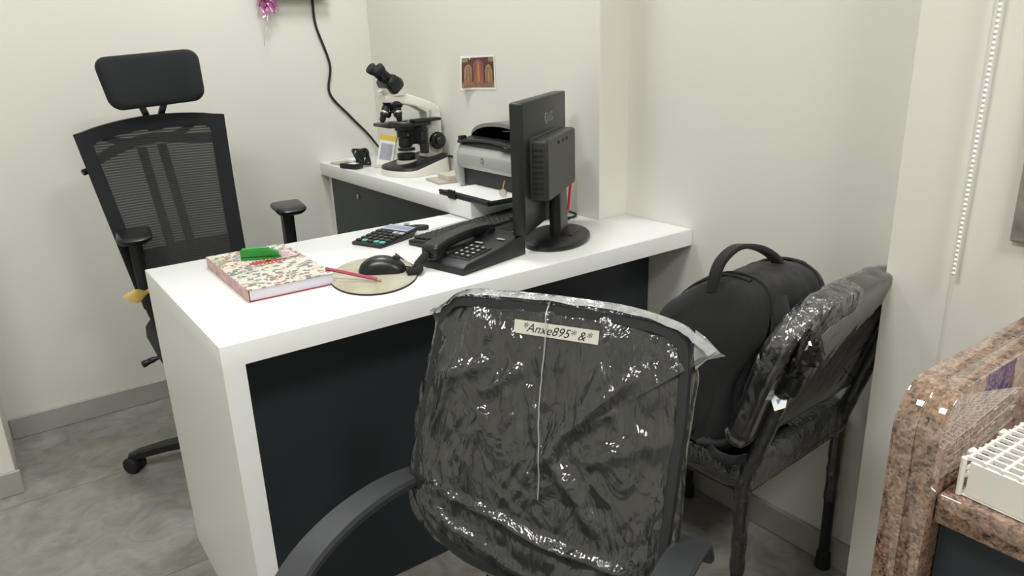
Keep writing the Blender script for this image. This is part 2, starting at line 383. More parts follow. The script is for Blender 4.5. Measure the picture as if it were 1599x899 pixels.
for i, (x, y, s, e) in enumerate(LAMPS):
    t = thing('ceiling_light', ['square ceiling panel light above the desk', 'square ceiling panel light left of the visitor chairs', 'square ceiling panel light farthest from the desk'][i], 'light', (x, y, CEIL), group='ceiling panel lights')
    bm = NB(); h = s/2+.03
    for a, b in (((-h, -h, -.03), (h, -h+.02, 0)), ((-h, h-.02, -.03), (h, h, 0)), ((-h, -h+.02, -.03), (-h+.02, h-.02, 0)), ((h-.02, -h+.02, -.03), (h, h-.02, 0))): box2(bm, a, b)
    obj('frame', bm, M_SILV, t, smooth=False)
    obj('diffuser', box2(NB(), (-h+.02, -h+.02, -.02), (h-.02, h-.02, -.01)), M_LAMP, t, smooth=False)

# ================================================================== the desk and the side counter
DD, DH, DT, DW = .614, .75, .043, .039
t = thing('office_desk', 'long white desk with dark front panel under the monitor', 'desk', (0, 0, 0))
prof = [(0, 0), (XL-.001, 0), (XL-.001, YS-.001), (XP-.001, YS-.001), (XP-.001, DD), (0, DD)]
obj('desk_top', prism(NB(), prof, DH-DT, DH, .0025, top_only=True), M_WHITE, t, ang=50)
obj('side_panel', box2(NB(), (0, .0, 0), (DW, DD, DH-DT)), M_WHITE, t, smooth=False)
obj('front_panel', box2(NB(), (DW+.0005, .150, .0), (XL-.0015, .168, DH-DT-.0004), .001, 1), M_DARK, t, smooth=False)
HS, TS, XS = .802, .050, .838
t = thing('side_counter', 'white topped side counter carrying the microscope and printer', 'cabinet', (0, 0, 0))
obj('counter_top', box2(NB(), (XS, .492, HS-TS), (XP-.001, YB-.001, HS), .0025, 2), M_WHITE, t, ang=50)
cb = obj('cabinet_body', box2(NB(), (XS+.045, DD+.004, .02), (XP-.002, YB-.03, HS-TS-.001)), M_DARK, t, smooth=False)
obj('end_panel', box2(NB(), (XS+.030, YB-.03, .0), (XP-.002, YB-.002, HS-TS-.001), .001, 1), M_WHITE, t, smooth=False)
for (z0, z1) in ((.52, .748), (.04, .516)):
    d = obj('drawer_front' if z0 > .3 else 'door', box2(NB(), (XS+.027, DD+.006, z0), (XS+.0445, YB-.034, z1), .0015, 1), M_DARK, t, smooth=False)
    if z0 > .3:
        lk = lathe(NB(), [(.0, .0), (.0095, 0), (.0095, -.004), (.007, -.005), (0.0001, -.005)], (XS+.027, 1.308, .700), (1, 0, 0), 20)
        obj('lock', lk, M_STEEL, d)

# ================================================================== granite counter
GX, GY0, GY1, GZ, GT = .462, -.960, -.912, .760, .873
t = thing('granite_counter', 'speckled pink granite counter with rounded upstand and dark cabinet', 'counter', (GX, GY0, 0))
o2 = []                                    # upstand slab outline in XZ, two laminated slabs
rr = .055
o2 = [(XC-.001-GX, 0), (XC-.001-GX, GT)]+[(rr-rr*math.sin(R(a)), GT-rr+rr*math.cos(R(a))) for a in range(0, 91, 10)]+[(0, 0)]
for y0, y1 in ((.0, .02395), (.02405, .048)):
    obj('upstand_slab', prism(NB(), o2, y0, y1, .0008, M=basis((0, 0, 0), (1, 0, 0), (0, 0, 1), (0, 1, 0))), M_GRAN, t, ang=50)
obj('worktop', box2(NB(), (.014, -.60, GZ-.035), (XC-.001-GX, -.0005, GZ), .004, 3), M_GRAN, t, ang=50)
obj('cabinet', box2(NB(), (.034, -.57, 0), (XC-.001-GX, -.001, GZ-.0355), .001, 1), M_DARK, t, smooth=False)

# ================================================================== executive chair behind the desk (faces -Y)
def caster_base(t, r, n, a0, hub_z, mA, wheel=.026):
    obj('gas_lift', lathe(NB(), [(.0001, .07), (.025, .07), (.025, .24), (.014, .242), (.014, .40), (.0001, .40)], n=20), M_BLK2, t)
    bs = obj('star_base', lathe(NB(), [(.0001, hub_z-.03), (.045, hub_z-.03), (.05, hub_z), (.036, hub_z+.03), (.0001, hub_z+.03)], n=24), mA, t)
    for k in range(n):
        a = R(a0)+2*PI*k/n; c, s = math.cos(a), math.sin(a); d = Vector((c, s, 0)); wv = Vector((-s, c, 0)); rings = []
        for u, zt, wd, th in ((.03, hub_z+.012, .046, .045), (.12, hub_z+.008, .044, .038), (r*.7, hub_z-.002, .038, .032), (r*.95, hub_z-.016, .034, .028), (r+.012, hub_z-.026, .026, .02)):
            p = d*u; rings.append([p+wv*x*wd/2+Vector((0, 0, zt+z*th)) for x, z in ((-1, -.85), (1, -.85), (1, -.2), (.6, 0), (-.6, 0), (-1, -.2))])
        obj('spoke', loft(NB(), rings), mA, bs)
        cs = NB(); p = d*r
        wd = wv*math.cos(.6)+d*math.sin(.6)
        cyl(cs, p+Vector((0, 0, wheel*1.2)), p+Vector((0, 0, hub_z-.03)), .007, n=10)
        for sg in (-1, 1):
            q = p+wd*sg*.016+Vector((0, 0, wheel)); cyl(cs, q-wd*.009, q+wd*.009, wheel, n=20, bev=.004)
        ck = [p+Vector((0, 0, wheel))+wd*x+Vector((0, 0, 1))*0 for x in (-.008, .008)]
        cyl(cs, ck[0], ck[1], wheel*.8, n=14)
        obj('caster', cs, M_RUB, t)
t = thing('executive_chair', 'tall black mesh office chair with headrest behind the desk', 'chair', (.248, .985, 0), R(-2))
LEAN = .19; BY, BZ = .040, .45
ROLLM = T(0, 0, .55) @ Matrix.Rotation(R(-3.6), 4, 'Y') @ T(0, 0, -.55)
def bk(x, z, off=0, curve=.9):
    """point of the curved chair back: x across, z height, off backwards"""
    y = BY+(z-BZ)*LEAN+.02*math.sin((z-.45)*4.5)-curve*x*x*.9
    return ROLLM @ Vector((x-.056, y+off, z))
def half_w(z):                                # half width of the back
    k = (z-.52)/.55
    return .155+.049*k-.018*max(0, .12-k)*6*max(0, .12-k)*6
ZT, ZB = 1.066, .50
def back_top(x): return ZT-.55*x*x-3.0*max(0, abs(x)-.16)**2
# frame ring
bm = NB(); outer, inner = [], []
NS = 14
def ring_pts(ins, top_ins, bot_ins):
    pts = []
    for i in range(NS+1):
        z = ZB+bot_ins+(ZT-.022-top_ins-ZB-bot_ins)*i/NS; pts.append((-(half_w(z)-ins), z))
    for i in range(1, 16):
        x = -(half_w(ZT)-ins)+2*(half_w(ZT)-ins)*i/16; pts.append((x, back_top(x)-top_ins))
    for i in range(NS, -1, -1):
        z = ZB+bot_ins+(ZT-.022-top_ins-ZB-bot_ins)*i/NS; pts.append((half_w(z)-ins, z))
    for i in range(1, 10):
        x = (half_w(ZB)-ins)*(1-2*i/10); pts.append((x, ZB+bot_ins))
    return pts
oo, ii = ring_pts(0, 0, 0), ring_pts(.038, .036, .08)
secs = [[bk(*p, -.012) for p in oo], [bk(*p, -.012) for p in ii], [bk(*p, .014) for p in ii], [bk(*p, .014) for p in oo]]
vr = [[bm.verts.new(p) for p in s] for s in secs]; n = len(oo)
for a in range(4):
    for j in range(n): k = (j+1) % n; b = (a+1) % 4; bm.faces.new((vr[a][j], vr[a][k], vr[b][k], vr[b][j]))
obj('back_frame', bm, M_FAB, t, ang=60)
bm = NB()
def netf(u, v):
    z = ZB+.05+(ZT-.03-ZB-.05)*v; x = (2*u-1)*(half_w(z)-.012)
    zz = min(z, back_top(x)-.015); return bk(x, zz, -.004)
gridsurf(bm, netf, 16, 24); obj('netting', bm, M_NET, t)
def bar(name, pts, rad, m=M_BLK):             # a strut behind the netting
    bm = NB(); band(bm, spline([bk(*p) for p in pts], 6), (1, 0, 0), rad, .014); return obj(name, bm, m, t)
bar('spine_bar', [(-.026, .50, .03), (-.030, .70, .026), (-.036, .98, .02)], .026)
bar('spine_bar', [(.030, .50, .03), (.026, .70, .026), (.020, .98, .02)], .026)
bm = NB(); P_ = spline([bk(-.185, .955, .012), bk(-.1, .985, .022), bk(0, 1.0, .026), bk(.1, .985, .022), bk(.185, .975, .012)], 6); band(bm, P_, (0, 0, 1), .03, .014); obj('cross_bar', bm, M_BLK, t)
bm = NB(); P_ = spline([bk(-.15, 1.035, .012), bk(-.07, 1.00, .022), bk(.06, 1.0, .022), bk(.13, 1.035, .012)], 6); band(bm, P_, (0, 0, 1), .022, .012); obj('cross_bar', bm, M_BLK, t)
bm = NB()
def lumb(u, v):
    x = (u-.5)*.30; z = .56+.13*v+.0*u; return bk(x, z, .030-.05*(abs(u-.5)**2))
V = gridsurf(bm, lumb, 14, 8); g = bmesh.ops.solidify(bm, geom=bm.faces[:], thickness=.018); obj('lumbar_support', bm, M_BLK, t)
bm = NB(); cyl(bm, bk(-.182, .945, .012), bk(-.205, .94, .012), .009, n=14, bev=.002); obj('hanger_knob', bm, M_BLK2, t)
# headrest
HC = bk(0.030, 1.165, -.028)
bm = NB(); rings = []
for k, (sc, dy) in enumerate(((.80, -.034), (.93, -.030), (1.0, -.018), (1.0, .006), (.94, .018), (.82, .022))):
    rr_ = []
    for (a, b) in rrect(.262*sc+.0, .144*sc, .033*sc, 6):
        a2 = a*(1-.10*(-b/.071)*.5) ; y = dy+1.3*a*a*-1+.015*math.sin(b*18)
        rr_.append(ROLLM.to_3x3() @ Vector((a2, y, b+.02*a2*0)) + HC)
    rings.append(rr_)
loft(bm, rings); obj('headrest', bm, M_FAB, t, ang=70)
for sx in (-1, 1):
    bm = NB(); band(bm, spline([bk(.014+sx*.010, 1.02, .022), bk(.020+sx*.022, 1.07, .014), bk(.026+sx*.046, 1.13, -.006)], 5), (1, 0, 0), .020, .012); obj('headrest_bracket', bm, M_BLK2, t)
# seat
bm = NB(); rings = []
for z, sc in ((.405, .90), (.412, .97), (.43, 1.0), (.455, .99), (.47, .94), (.476, .82)):
    rings.append([(a*sc, b*sc-.03, z-.02*max(0, (-(b*sc)-.12))) for a, b in rrect(.43, .44, .12, 8)])
loft(bm, rings); obj('seat', bm, M_FAB, t, ang=60)
bm = NB(); box(bm, (0, .0, .385), (.2, .26, .04), .01); obj('mechanism', bm, M_BLK, t)
bm = NB(); band(bm, spline([bk(0, .60, .04), Vector((0, .155, .47)), Vector((0, .13, .39)), Vector((0, .02, .385))], 6), (1, 0, 0), .07, .02); obj('back_bracket', bm, M_BLK, t)
bm = NB(); tube(bm, spline([(-.10, .0, .385), (-.17, .01, .384), (-.215, .02, .375), (-.245, .025, .365)], 4), [.006]*8+[.009]*3+[.011, .010], 10); obj('tilt_lever', bm, M_BLK2, t)
bm = NB(); box(bm, (0, 0, .40), (.34, .30, .02), .006); obj('seat_pan', bm, M_BLK, t)
# arms
for sx in (-1, 1):
    ar = NB(); zz = .70+(.012 if sx > 0 else 0); xx = sx*.265+(.055 if sx > 0 else .045)*1
    xx = .228 if sx > 0 else -.200; zz = .756 if sx > 0 else .732
    rings = []
    yy0 = -.02 if sx > 0 else .02
    for z, sc in ((zz, .86), (zz+.006, .98), (zz+.013, 1), (zz+.020, .9), (zz+.023, .7)):
        rings.append([(xx+a*sc+.10*b*b*sx*.0+.012*math.sin(b*10), yy0+b*sc, z+.010*math.cos(b*13)) for a, b in rrect(.092, .165, .036, 6)])
    loft(ar, rings); pad = obj('armrest_pad', ar, M_BLK2, t, ang=60)
    bm = NB(); P_ = spline([(xx, yy0+.02, zz+.004), (xx-.002*sx, yy0+.02, .60), (xx-.012*sx, yy0+.02, .50), (xx-.05*sx, yy0+.01, .415), (sx*.16, .0, .398)], 6)
    band(bm, P_, (0, 1, 0), .052, .026); obj('armrest_post', bm, M_BLK, t)
    bm = NB(); band(bm, P_[:11], (0, 1, 0), .030, .034); obj('armrest_sleeve', bm, M_GREYK, t)
caster_base(t, .33, 5, 163, .085, M_BLK)
cl = NB()                                     # yellow folded paper hung on the chair arm
def ycl(u, v): return (-.005+.065*u-.02*v*(1-u), .90-.01*math.sin(u*6), .615+.018*u-.035*v*(.35+.65*u)+.01*math.sin(u*7+v*2))
gridsurf(cl, ycl, 12, 6); bmesh.ops.solidify(cl, geom=cl.faces[:], thickness=.002)
yo = obj('paper_bag', cl, M_YCLOTH, None, ang=80); tag(yo, 'crumpled yellow paper hanging beside the tall office chair arm', 'paper')

# ================================================================== things on the desk
Z = DH
def place(name, label, cat, p, q, z=Z):      # frame with x from p to q on the table top
    d = Vector((q[0]-p[0], q[1]-p[1], 0)); return thing(name, label, cat, (p[0], p[1], z), math.atan2(d.y, d.x))
# --- register book
t = thing('register_book', 'thick floral covered register book on the desk', 'book', (.116, .200, Z+.0003), R(-1))
BW, BL, BT = .182, .325, .026
obj('back_cover', box2(NB(), (0, 0, 0), (BW, BL, .002), .0006, 1), M_RED, t, smooth=False)
obj('pages', box2(NB(), (.003, .003, .002), (BW-.003, BL-.003, BT-.002)), M_PAGE, t, smooth=False)
fc = obj('front_cover', box2(NB(), (0, 0, BT-.002), (BW, BL, BT), .0006, 1), M_COVER, t, smooth=False)
obj('spine', box2(NB(), (-.0018, 0, 0), (.0005, BL, BT), .0006, 1), mat('pink_spine', (.55, .36, .34), .6, var=(60, .3)), t, smooth=False)
obj('red_label', prism(NB(), [(.1+.042*math.cos(a)*(.95+.05*math.cos(8*a)), .185+.026*math.sin(a)*(.9+.1*math.cos(8*a))) for a in [2*PI*i/48 for i in range(48)]], BT, BT+.0006), mat('label_red', (.42, .06, .07), .5), fc, smooth=False)
bm = NB()
for r_, n_ in ((.0, 1), (.006, 6)):
    for k in range(n_): lathe(bm, [(.0001, 0), (.005, 0), (.005, .0004), (.0001, .0004)], (.1+r_*math.cos(k*PI/3), .185+r_*.8*math.sin(k*PI/3), BT+.0006), n=10)
obj('label_emblem', bm, mat('label_orange', (.55, .27, .06), .5), fc, smooth=False)
for sy in (-1, 1):
    bm = NB()
    for k in range(7): box(bm, (.1-.026+.0087*k, .185+sy*.016, BT+.0008), (.005, .003, .0003))
    obj('label_marks', bm, M_PAPER, fc, smooth=False)['kind'] = 'stuff'
bm = NB(); box(bm, (.147, .225, BT+.0004), (.052, .075, .0006)); obj('title_panel', bm, mat('panel_pale', (.66, .55, .55), .5), fc, smooth=False)
bm = NB()
for a, b in (((.120, .186), (.174, .188)), ((.120, .263), (.174, .265)), ((.120, .186), (.122, .265)), ((.172, .186), (.174, .265))): box2(bm, (*a, BT+.0006), (*b, BT+.0011))
for k in range(4): box2(bm, (.128, .200+.013*k, BT+.0006), (.128+.036-.006*(k % 2), .203+.013*k, BT+.0011))
obj('title_marks', bm, mat('maroon_print', (.30, .07, .10), .5), fc, smooth=False)
# --- stapler
t = thing('stapler', 'green plastic stapler lying on the register book', 'stapler', (.176, .437, Z+BT+.0008), R(-26)); t.scale = (.86, .9, .95)
prof = [(0, .008), (.0, .022), (.006, .026), (.080, .022), (.096, .015), (.098, .010), (.094, .006), (.05, .007)]
obj('top_arm', prism(NB(), prof, -.009, .009, .0012, M=basis((0, 0, 0), (1, 0, 0), (0, 0, 1), (0, -1, 0))), M_GREEN, t)
obj('base', prism(NB(), [(0, 0), (0, .006), (.094, .004), (.100, .0035), (.100, 0)], -.010, .010, .0008, M=basis((0, 0, 0), (1, 0, 0), (0, 0, 1), (0, -1, 0))), M_GREEN, t)
obj('metal_magazine', box2(NB(), (.006, -.0065, .0062), (.101, .0065, .0135), .001, 1), M_CHROME, t)
obj('nose', box2(NB(), (.0985, -.0075, .005), (.104, .0075, .017), .001, 1), M_CHROME, t)
obj('top_rib', box2(NB(), (.004, -.0035, .0245), (.075, .0035, .0272), .001, 1), mat('green_plastic_light', (.06, .36, .07), .3), t)
# --- oval mouse pad
CP, AV, BV = Vector((.388, .195, 0)), Vector((.080, -.053, 0)), Vector((.066, .122, 0))
def oval(s, n=56): return [(AV*math.cos(2*PI*i/n)+BV*math.sin(2*PI*i/n))*s for i in range(n)]
t = thing('mouse_pad', 'oval beige printed mouse pad under the black mouse', 'mouse pad', (CP.x, CP.y, Z+.0003))
obj('rubber_base', prism(NB(), [(p.x, p.y) for p in oval(1.0)], 0, .003), M_RUB, t, smooth=False)
pm = bpy.data.materials.new('pad_print'); pm.use_nodes = True; nt = NT(pm); b_ = nt.n['Principled BSDF']
no = nt.add('ShaderNodeTexNoise', i_Scale=9.0, i_Detail=3.0, i_Distortion=.6); nt.l.new(nt.coord(), no.inputs['Vector'])
nt.l.new(nt.ramp(no.outputs[0], [(.30, (.26, .23, .12)), (.42, (.42, .39, .28)), (.55, (.50, .48, .37)), (.70, (.55, .55, .46))]), b_.inputs['Base Color']); b_.inputs['Roughness'].default_value = .35
obj('printed_top', prism(NB(), [(p.x, p.y) for p in oval(.992)], .003, .0045, .0006), pm, t, smooth=False)
# --- mouse
MD = Vector((.455-.369, .170-.228, 0)).normalized()
t = thing('computer_mouse', 'black computer mouse resting on the oval pad', 'mouse', (.412, .200, Z+.0052), math.atan2(MD.y, MD.x))
bm = NB(); rings = []
NL = 18
for i in range(NL+1):
    u = i/NL; x = -.054+.108*u; e = math.sqrt(max(0.0006, 1-(2*u-1)**4)); wd = .031*e*(1-.10*math.sin(u*PI)); ht = .036*(math.sin(PI*min(1, .12+.80*u))**.7)*e**.6
    rings.append([(x, wd*math.cos(a), max(0, ht*math.sin(a)**.8 if math.sin(a) > 0 else 0)) for a in [PI*k/14 for k in range(15)]]+[(x, -wd*.92, 0), (x, wd*.92, 0)])
loft(bm, rings); obj('body', bm, M_BLK2, t, ang=60)
bm = NB(); box(bm, (.028, 0, .0275), (.026, .0012, .006), 0); obj('button_split', bm, M_RUB, t, smooth=False)
bm = NB(); cyl(bm, (.030, -.004, .0265), (.030, .004, .0265), .008, n=16); obj('scroll_wheel', bm, M_GREYK, t)
c = NB(); tube(c, spline([(.052, 0, .008), (.064, .008, .003), (.062, .040, -.001), (.040, .085, -.0025), (.012, .150, -.0025)], 6), .0018, 8); obj('cable', c, M_RUB, t)
# --- pencil
A_, B_ = Vector((.290, .222, Z+BT+.005)), Vector((.371, .134, Z+.0095))
d = (B_-A_); t = thing('pencil', 'dark pink pencil leaning from the register onto the oval pad', 'pencil', A_)
d0 = d.normalized(); Lp = d.length
cyl(bm := NB(), (0, 0, 0), d0*(Lp-.004), .0037, n=6); obj('shaft', bm, M_PINK, t, smooth=False)
obj('tip', cyl(NB(), d0*(Lp-.004), d0*(Lp+.004), .0036, .0028, n=10), M_WOOD, t)
# --- calculator
t = thing('calculator', 'black desktop calculator with teal keys near the desk edge', 'calculator', (.466, .484, Z+.0004), math.atan2(.059, .150))
CL_, CW_ = .156, .100
sl = .165
MS = Matrix.Rotation(-sl, 4, 'Y') @ T(0, 0, .004)
# local x: from keypad front (0) to display (CL_); local y: 0 to -CW_
bm = NB(); prism(bm, [(0, 0), (0, .008), (CL_*.97, .021), (CL_, .019), (CL_*.80, 0)], 0, CW_, .003, M=basis((0, 0, 0), (1, 0, 0), (0, 0, 1), (0, -1, 0))); obj('case', bm, M_BLK, t)
tl = math.atan2(.013, CL_*.97); F = basis((0, 0, .0082), (math.cos(tl), 0, math.sin(tl)), (0, 1, 0), (-math.sin(tl), 0, math.cos(tl)))
kb, kt, kl = NB(), NB(), NB()
for i in range(5):
    for j in range(5):
        x, y = .012+.0185*i, -.013-.0195*j
        box(kt if (i == 0 and j in (1, 4)) or (i == 0 and j == 3) else (kl if i == 4 and j > 2 else kb), (x+.005, y, .0015), (.0125, .0145, .004), .001, 1, F)
for nm, b_, m_ in (('keys', kb, M_GREYK), ('teal_keys', kt, M_TEAL), ('pale_keys', kl, M_SILV)):
    o_ = obj(nm, b_, m_, t, smooth=False); o_['kind'] = 'stuff'
box(bm := NB(), (.128, -CW_/2, .0008), (.036, .088, .002), .0006, 1, F); obj('display_panel', bm, M_LCD, t, smooth=False)
box(bm := NB(), (.127, -CW_/2, .002), (.018, .078, .0012), 0, 1, F); obj('display', bm, mat('lcd', (.30, .36, .52), .15), t, smooth=False)
# --- key fob
t = thing('key_fob', 'black key fob with bright metal ring behind the calculator', 'key fob', (.672, .505, Z+.0004), R(-35)); t.scale = (.82, .82, .82)
obj('fob', prism(NB(), [(.037*math.cos(a)*(1 if math.cos(a) > 0 else .9), .019*math.sin(a)) for a in [2*PI*i/32 for i in range(32)]], 0, .014, .004), M_BLK, t)
tube(bm := NB(), [(-.042+.016*math.cos(a), .016*math.sin(a), .010+.006*math.sin(a*2)) for a in [2*PI*i/24 for i in range(24)]], .0017, 8, True); obj('ring', bm, M_CHROME, t)
obj('clasp', box(NB(), (-.036, 0, .016), (.020, .016, .012), .003), M_CHROME, t)
obj('bead', lathe(NB(), [(.0001, 0), (.007, .003), (.009, .009), (.006, .016), (.0001, .018)], (-.048, .012, .001), n=14), M_CREAM, t)
# --- keyboard (x along the long edge, user side is +y)
t = thing('keyboard', 'black computer keyboard lying behind the telephone', 'keyboard', (.572, .376, Z+.0004), R(14.5))
KL, KW = .430, .135
bm = NB(); prism(bm, [(0, 0), (0, .013), (-.02, .016), (-KW+.02, .021), (-KW, .019), (-KW, 0)], 0, KL, .003, M=basis((0, 0, 0), (0, 1, 0), (0, 0, 1), (1, 0, 0))); obj('case', bm, M_BLK, t)
bm = NB()
for r_ in range(6):
    y = -.016-.0185*r_; z = .0155+.001*r_; x = .012
    while x < KL-.02:
        wd = .0165
        if r_ == 0 and .10 < x < .12: wd = .105
        if not (r_ == 5 and int(x*100) % 8 == 3) and not (.318 < x < .328 or .39 < x < .398):
            box(bm, (x+wd/2, y, z+.003), (wd, .0155, .008), .0022, 1)
        x += wd+.0025
o_ = obj('keys', bm, M_GREYK, t, smooth=False); o_['kind'] = 'stuff'
# --- telephone: x from the front edge (cord end) to the tall back, y across; handset on +y side
t = thing('telephone', 'black corded desk telephone with keypad on the desk front', 'telephone', (.534, .056, Z+.0004), R(13))
PL, PW = .212, .138
bm = NB(); prism(bm, [(0, 0), (0, .016), (.012, .024), (.13, .038), (PL-.01, .052), (PL, .047), (PL, 0)], 0, PW, .006, M=basis((0, PW, 0), (1, 0, 0), (0, 0, 1), (0, -1, 0))); obj('body', bm, M_BLK, t)
tl = math.atan2(.016, .118); F = basis((.012, 0, .0242), (math.cos(tl), 0, math.sin(tl)), (0, 1, 0), (-math.sin(tl), 0, math.cos(tl)))
bm = NB(); box(bm, (.055, .043, .0005), (.078, .060, .002), .0008, 1, F); obj('keypad_plate', bm, M_GREYK, t, smooth=False)
kb = NB(); kw = NB()
for i in range(4):
    for j in range(3):
        box(kb, (.030+.0165*i, .025+.018*j, .003), (.0105, .0130, .005), .001, 1, F); box(kw, (.030+.0165*i, .025+.018*j, .0057), (.0065, .0050, .0006), 0, 1, F)
o_ = obj('keys', kb, M_GREYK, t, smooth=False); o_['kind'] = 'stuff'
o_ = obj('key_numbers', kw, mat('key_print', (.45, .45, .44), .5), t, smooth=False); o_['kind'] = 'stuff'
for x, y in ((.108, .065), (.145, .030)):
    box(bm := NB(), (x, y, .0012), (.007, .022, .001), 0, 1, F); obj('printed_mark', bm, M_GREYLOGO, t, smooth=False)
hb = obj('cradle', box2(NB(), (.03, .082, .015), (.185, .130, .036), .008, 3), M_BLK, t)
bm = NB(); rings = []
NH = 26
for i in range(NH+1):
    u = i/NH; x = -.006+.208*u; arch = math.sin(PI*u); z = .042+.009*arch**.8+.014*u
    end = max(0, 1-min(u, 1-u)/.20); wd = .021+.005*end; ht = .011+.003*end; zz = z-.004*end
    if i in (0, NH): wd *= .7; ht *= .6
    rings.append([(x, .106+a, zz+b) for a, b in rrect(2*wd, 2*ht, min(wd, ht)*.55, 4)])
loft(bm, rings); hs = obj('handset', bm, M_BLK2, t, ang=60)
for x in (.020, .178):
    obj('ear_cap', lathe(NB(), [(.0001, .020), (.022, .020), (.026, .030), (.024, .044), (.0001, .044)], (x, .106, -.001 if x < .1 else .013), n=24), M_BLK, hs)
coil = []
path = spline([(-.008, .106, .036), (-.022, .108, .026), (-.036, .108, .016), (-.042, .095, .011), (-.058, .088, .011), (-.074, .100, .012)], 40)
bm = NB(); cp = []
for i, p in enumerate(path):
    d = (path[min(i+1, len(path)-1)]-path[max(i-1, 0)]); x_, y_ = frame_z(d); a = i*1.15
    cp.append(p+x_*.0075*math.cos(a)+y_*.0075*math.sin(a))
tube(bm, cp, .0020, 6); obj('coiled_cord', bm, M_RUB, t)
# --- monitor
TH = R(36); u_ = Vector((math.cos(TH), math.sin(TH), 0)); nb = Vector((math.sin(TH), -math.cos(TH), 0))
t = thing('computer_monitor', 'black flat monitor on round stand seen from behind', 'monitor', (.893, .177, Z+.0003), TH)
# local: x along the width, -y is the rear that faces the camera
MW, MZ0, MZ1 = .385, .052, .352
PY = .035
bm = NB(); prism(bm, rrect(MW, MZ1-MZ0, .006, 3), -.016, .016, .003, M=basis((-.01, PY, (MZ0+MZ1)/2), (1, 0, 0), (0, 0, 1), (0, 1, 0))); obj('panel', bm, M_BLK, t)
obj('screen', box2(NB(), (-.01-MW/2+.016, PY+.016, MZ0+.02), (-.01+MW/2-.016, PY+.0172, MZ1-.016)), mat('screen_off', (.006, .007, .009), .12), t, smooth=False)
bm = NB(); loft(bm, [[(a*s-.015, PY-.014-dy, b*s*1.0+.194) for a, b in rrect(.275, .145, .012, 4)] for s, dy in ((1.04, 0), (1.0, .006), (.985, .038), (.955, .043))]); hs_ = obj('rear_housing', bm, M_GREYK, t, ang=22)
bm = NB()
for k in range(9): box2(bm, (-.1535, PY-.045, .140+.0125*k), (-.1505, PY-.022, .144+.0125*k))
o_ = obj('vent_slots', bm, M_RUB, hs_, smooth=False); o_['kind'] = 'stuff'
for k in range(3): obj('screw', lathe(NB(), [(.0001, 0), (.004, 0), (.004, .0015), (.0001, .0015)], (-.05+.04*k, PY-.057, .248), (0, -1, 0), 12), M_RUB, hs_)
LM = basis((.032, PY-.0165, .300), (1, 0, 0), (0, 0, 1), (0, -1, 0))
text('brand_letters', 'LG', .030, LM, M_GREYLOGO, t)
LM2 = basis((-.012, PY-.0162, .300), (1, 0, 0), (0, 0, 1), (0, -1, 0))
bm = NB(); tube(bm, [(.0125*math.cos(a), .0125*math.sin(a), 0) for a in [2*PI*i/28 for i in range(28)]], .0011, 6, True, M=LM2)
box(bm, (-.003, 0, 0), (.0018, .013, .001), 0, 1, LM2); box(bm, (.001, -.0058, 0), (.008, .0018, .001), 0, 1, LM2); cyl(bm, (-.007, .004, -.0004), (-.007, .004, .0006), .0016, n=10, M=LM2)
obj('brand_emblem', bm, M_GREYLOGO, t, smooth=False)
bm = NB(); loft(bm, [[(a*s, b*s-.006+dy, z) for a, b in rrect(.078, .030, .006, 3)] for z, s, dy in ((.010, 1.08, 0), (.04, 1.0, 0), (.17, .95, .002))]); obj('stand_neck', bm, M_BLK2, t)
bm = NB(); box2(bm, (-.042, -.050, .012), (.042, -.018, .022), .004); obj('neck_foot', bm, M_BLK2, t)
obj('stand_base', lathe(NB(), [(.0001, 0), (.97, 0), (1.0, .004), (.995, .011), (.95, .0145), (.5, .017), (.0001, .0175)], (-.022, -.006, 0), n=56, sx=.122, sy=.082), M_BLK2, t)
# --- cable loop and red pencil by the wall behind the monitor
tube(bm := NB(), spline([(1.040, .300, Z+.004), (1.055, .360, Z+.010), (1.075, .362, Z+.012), (1.088, .330, Z+.006), (1.06, .310, Z+.004), (1.02, .33, Z+.004), (.99, .325, Z+.004)], 8), .0032, 8)
tag(obj('monitor_cable', bm, M_RUB), 'short black cable loop on the desk behind the monitor', 'cable')
t = thing('red_pencil', 'thin red pencil standing against the wall behind the monitor', 'pencil', (1.078, .352, Z+.0005))
d0 = Vector((.016, 0, .13)).normalized(); RP = lambda s: d0*s
obj('shaft', cyl(NB(), RP(.014), RP(.125), .0036, n=6), M_REDL, t, smooth=False); obj('tip', cyl(NB(), RP(.0), RP(.014), .0006, .0036, n=10), M_WOOD, t)
# --- loose papers on the desk
def sheet(name, label, pts, z, m=M_PAPER, curl=0.0, group=None):
    bm = NB(); a, b, c, d = [Vector((*p, 0)) for p in pts]
    def f(u, v):
        p = (a*(1-u)+b*u)*(1-v)+(d*(1-u)+c*u)*v
        return (p.x, p.y, z+curl*(u*u)*.5+curl*.4*math.sin(3*v)*u)
    gridsurf(bm, f, 8, 8); bmesh.ops.solidify(bm, geom=bm.faces[:], thickness=-.0006)
    return tag(obj(name, bm, m, ang=80), label, 'paper', group)
sheet('paper_sheet', 'white paper sheet on the desk between keyboard and side counter', [(.690, .475), (.828, .505), (.800, .608), (.675, .585)], Z+.0008)

# ================================================================== things on the side counter
Z = HS
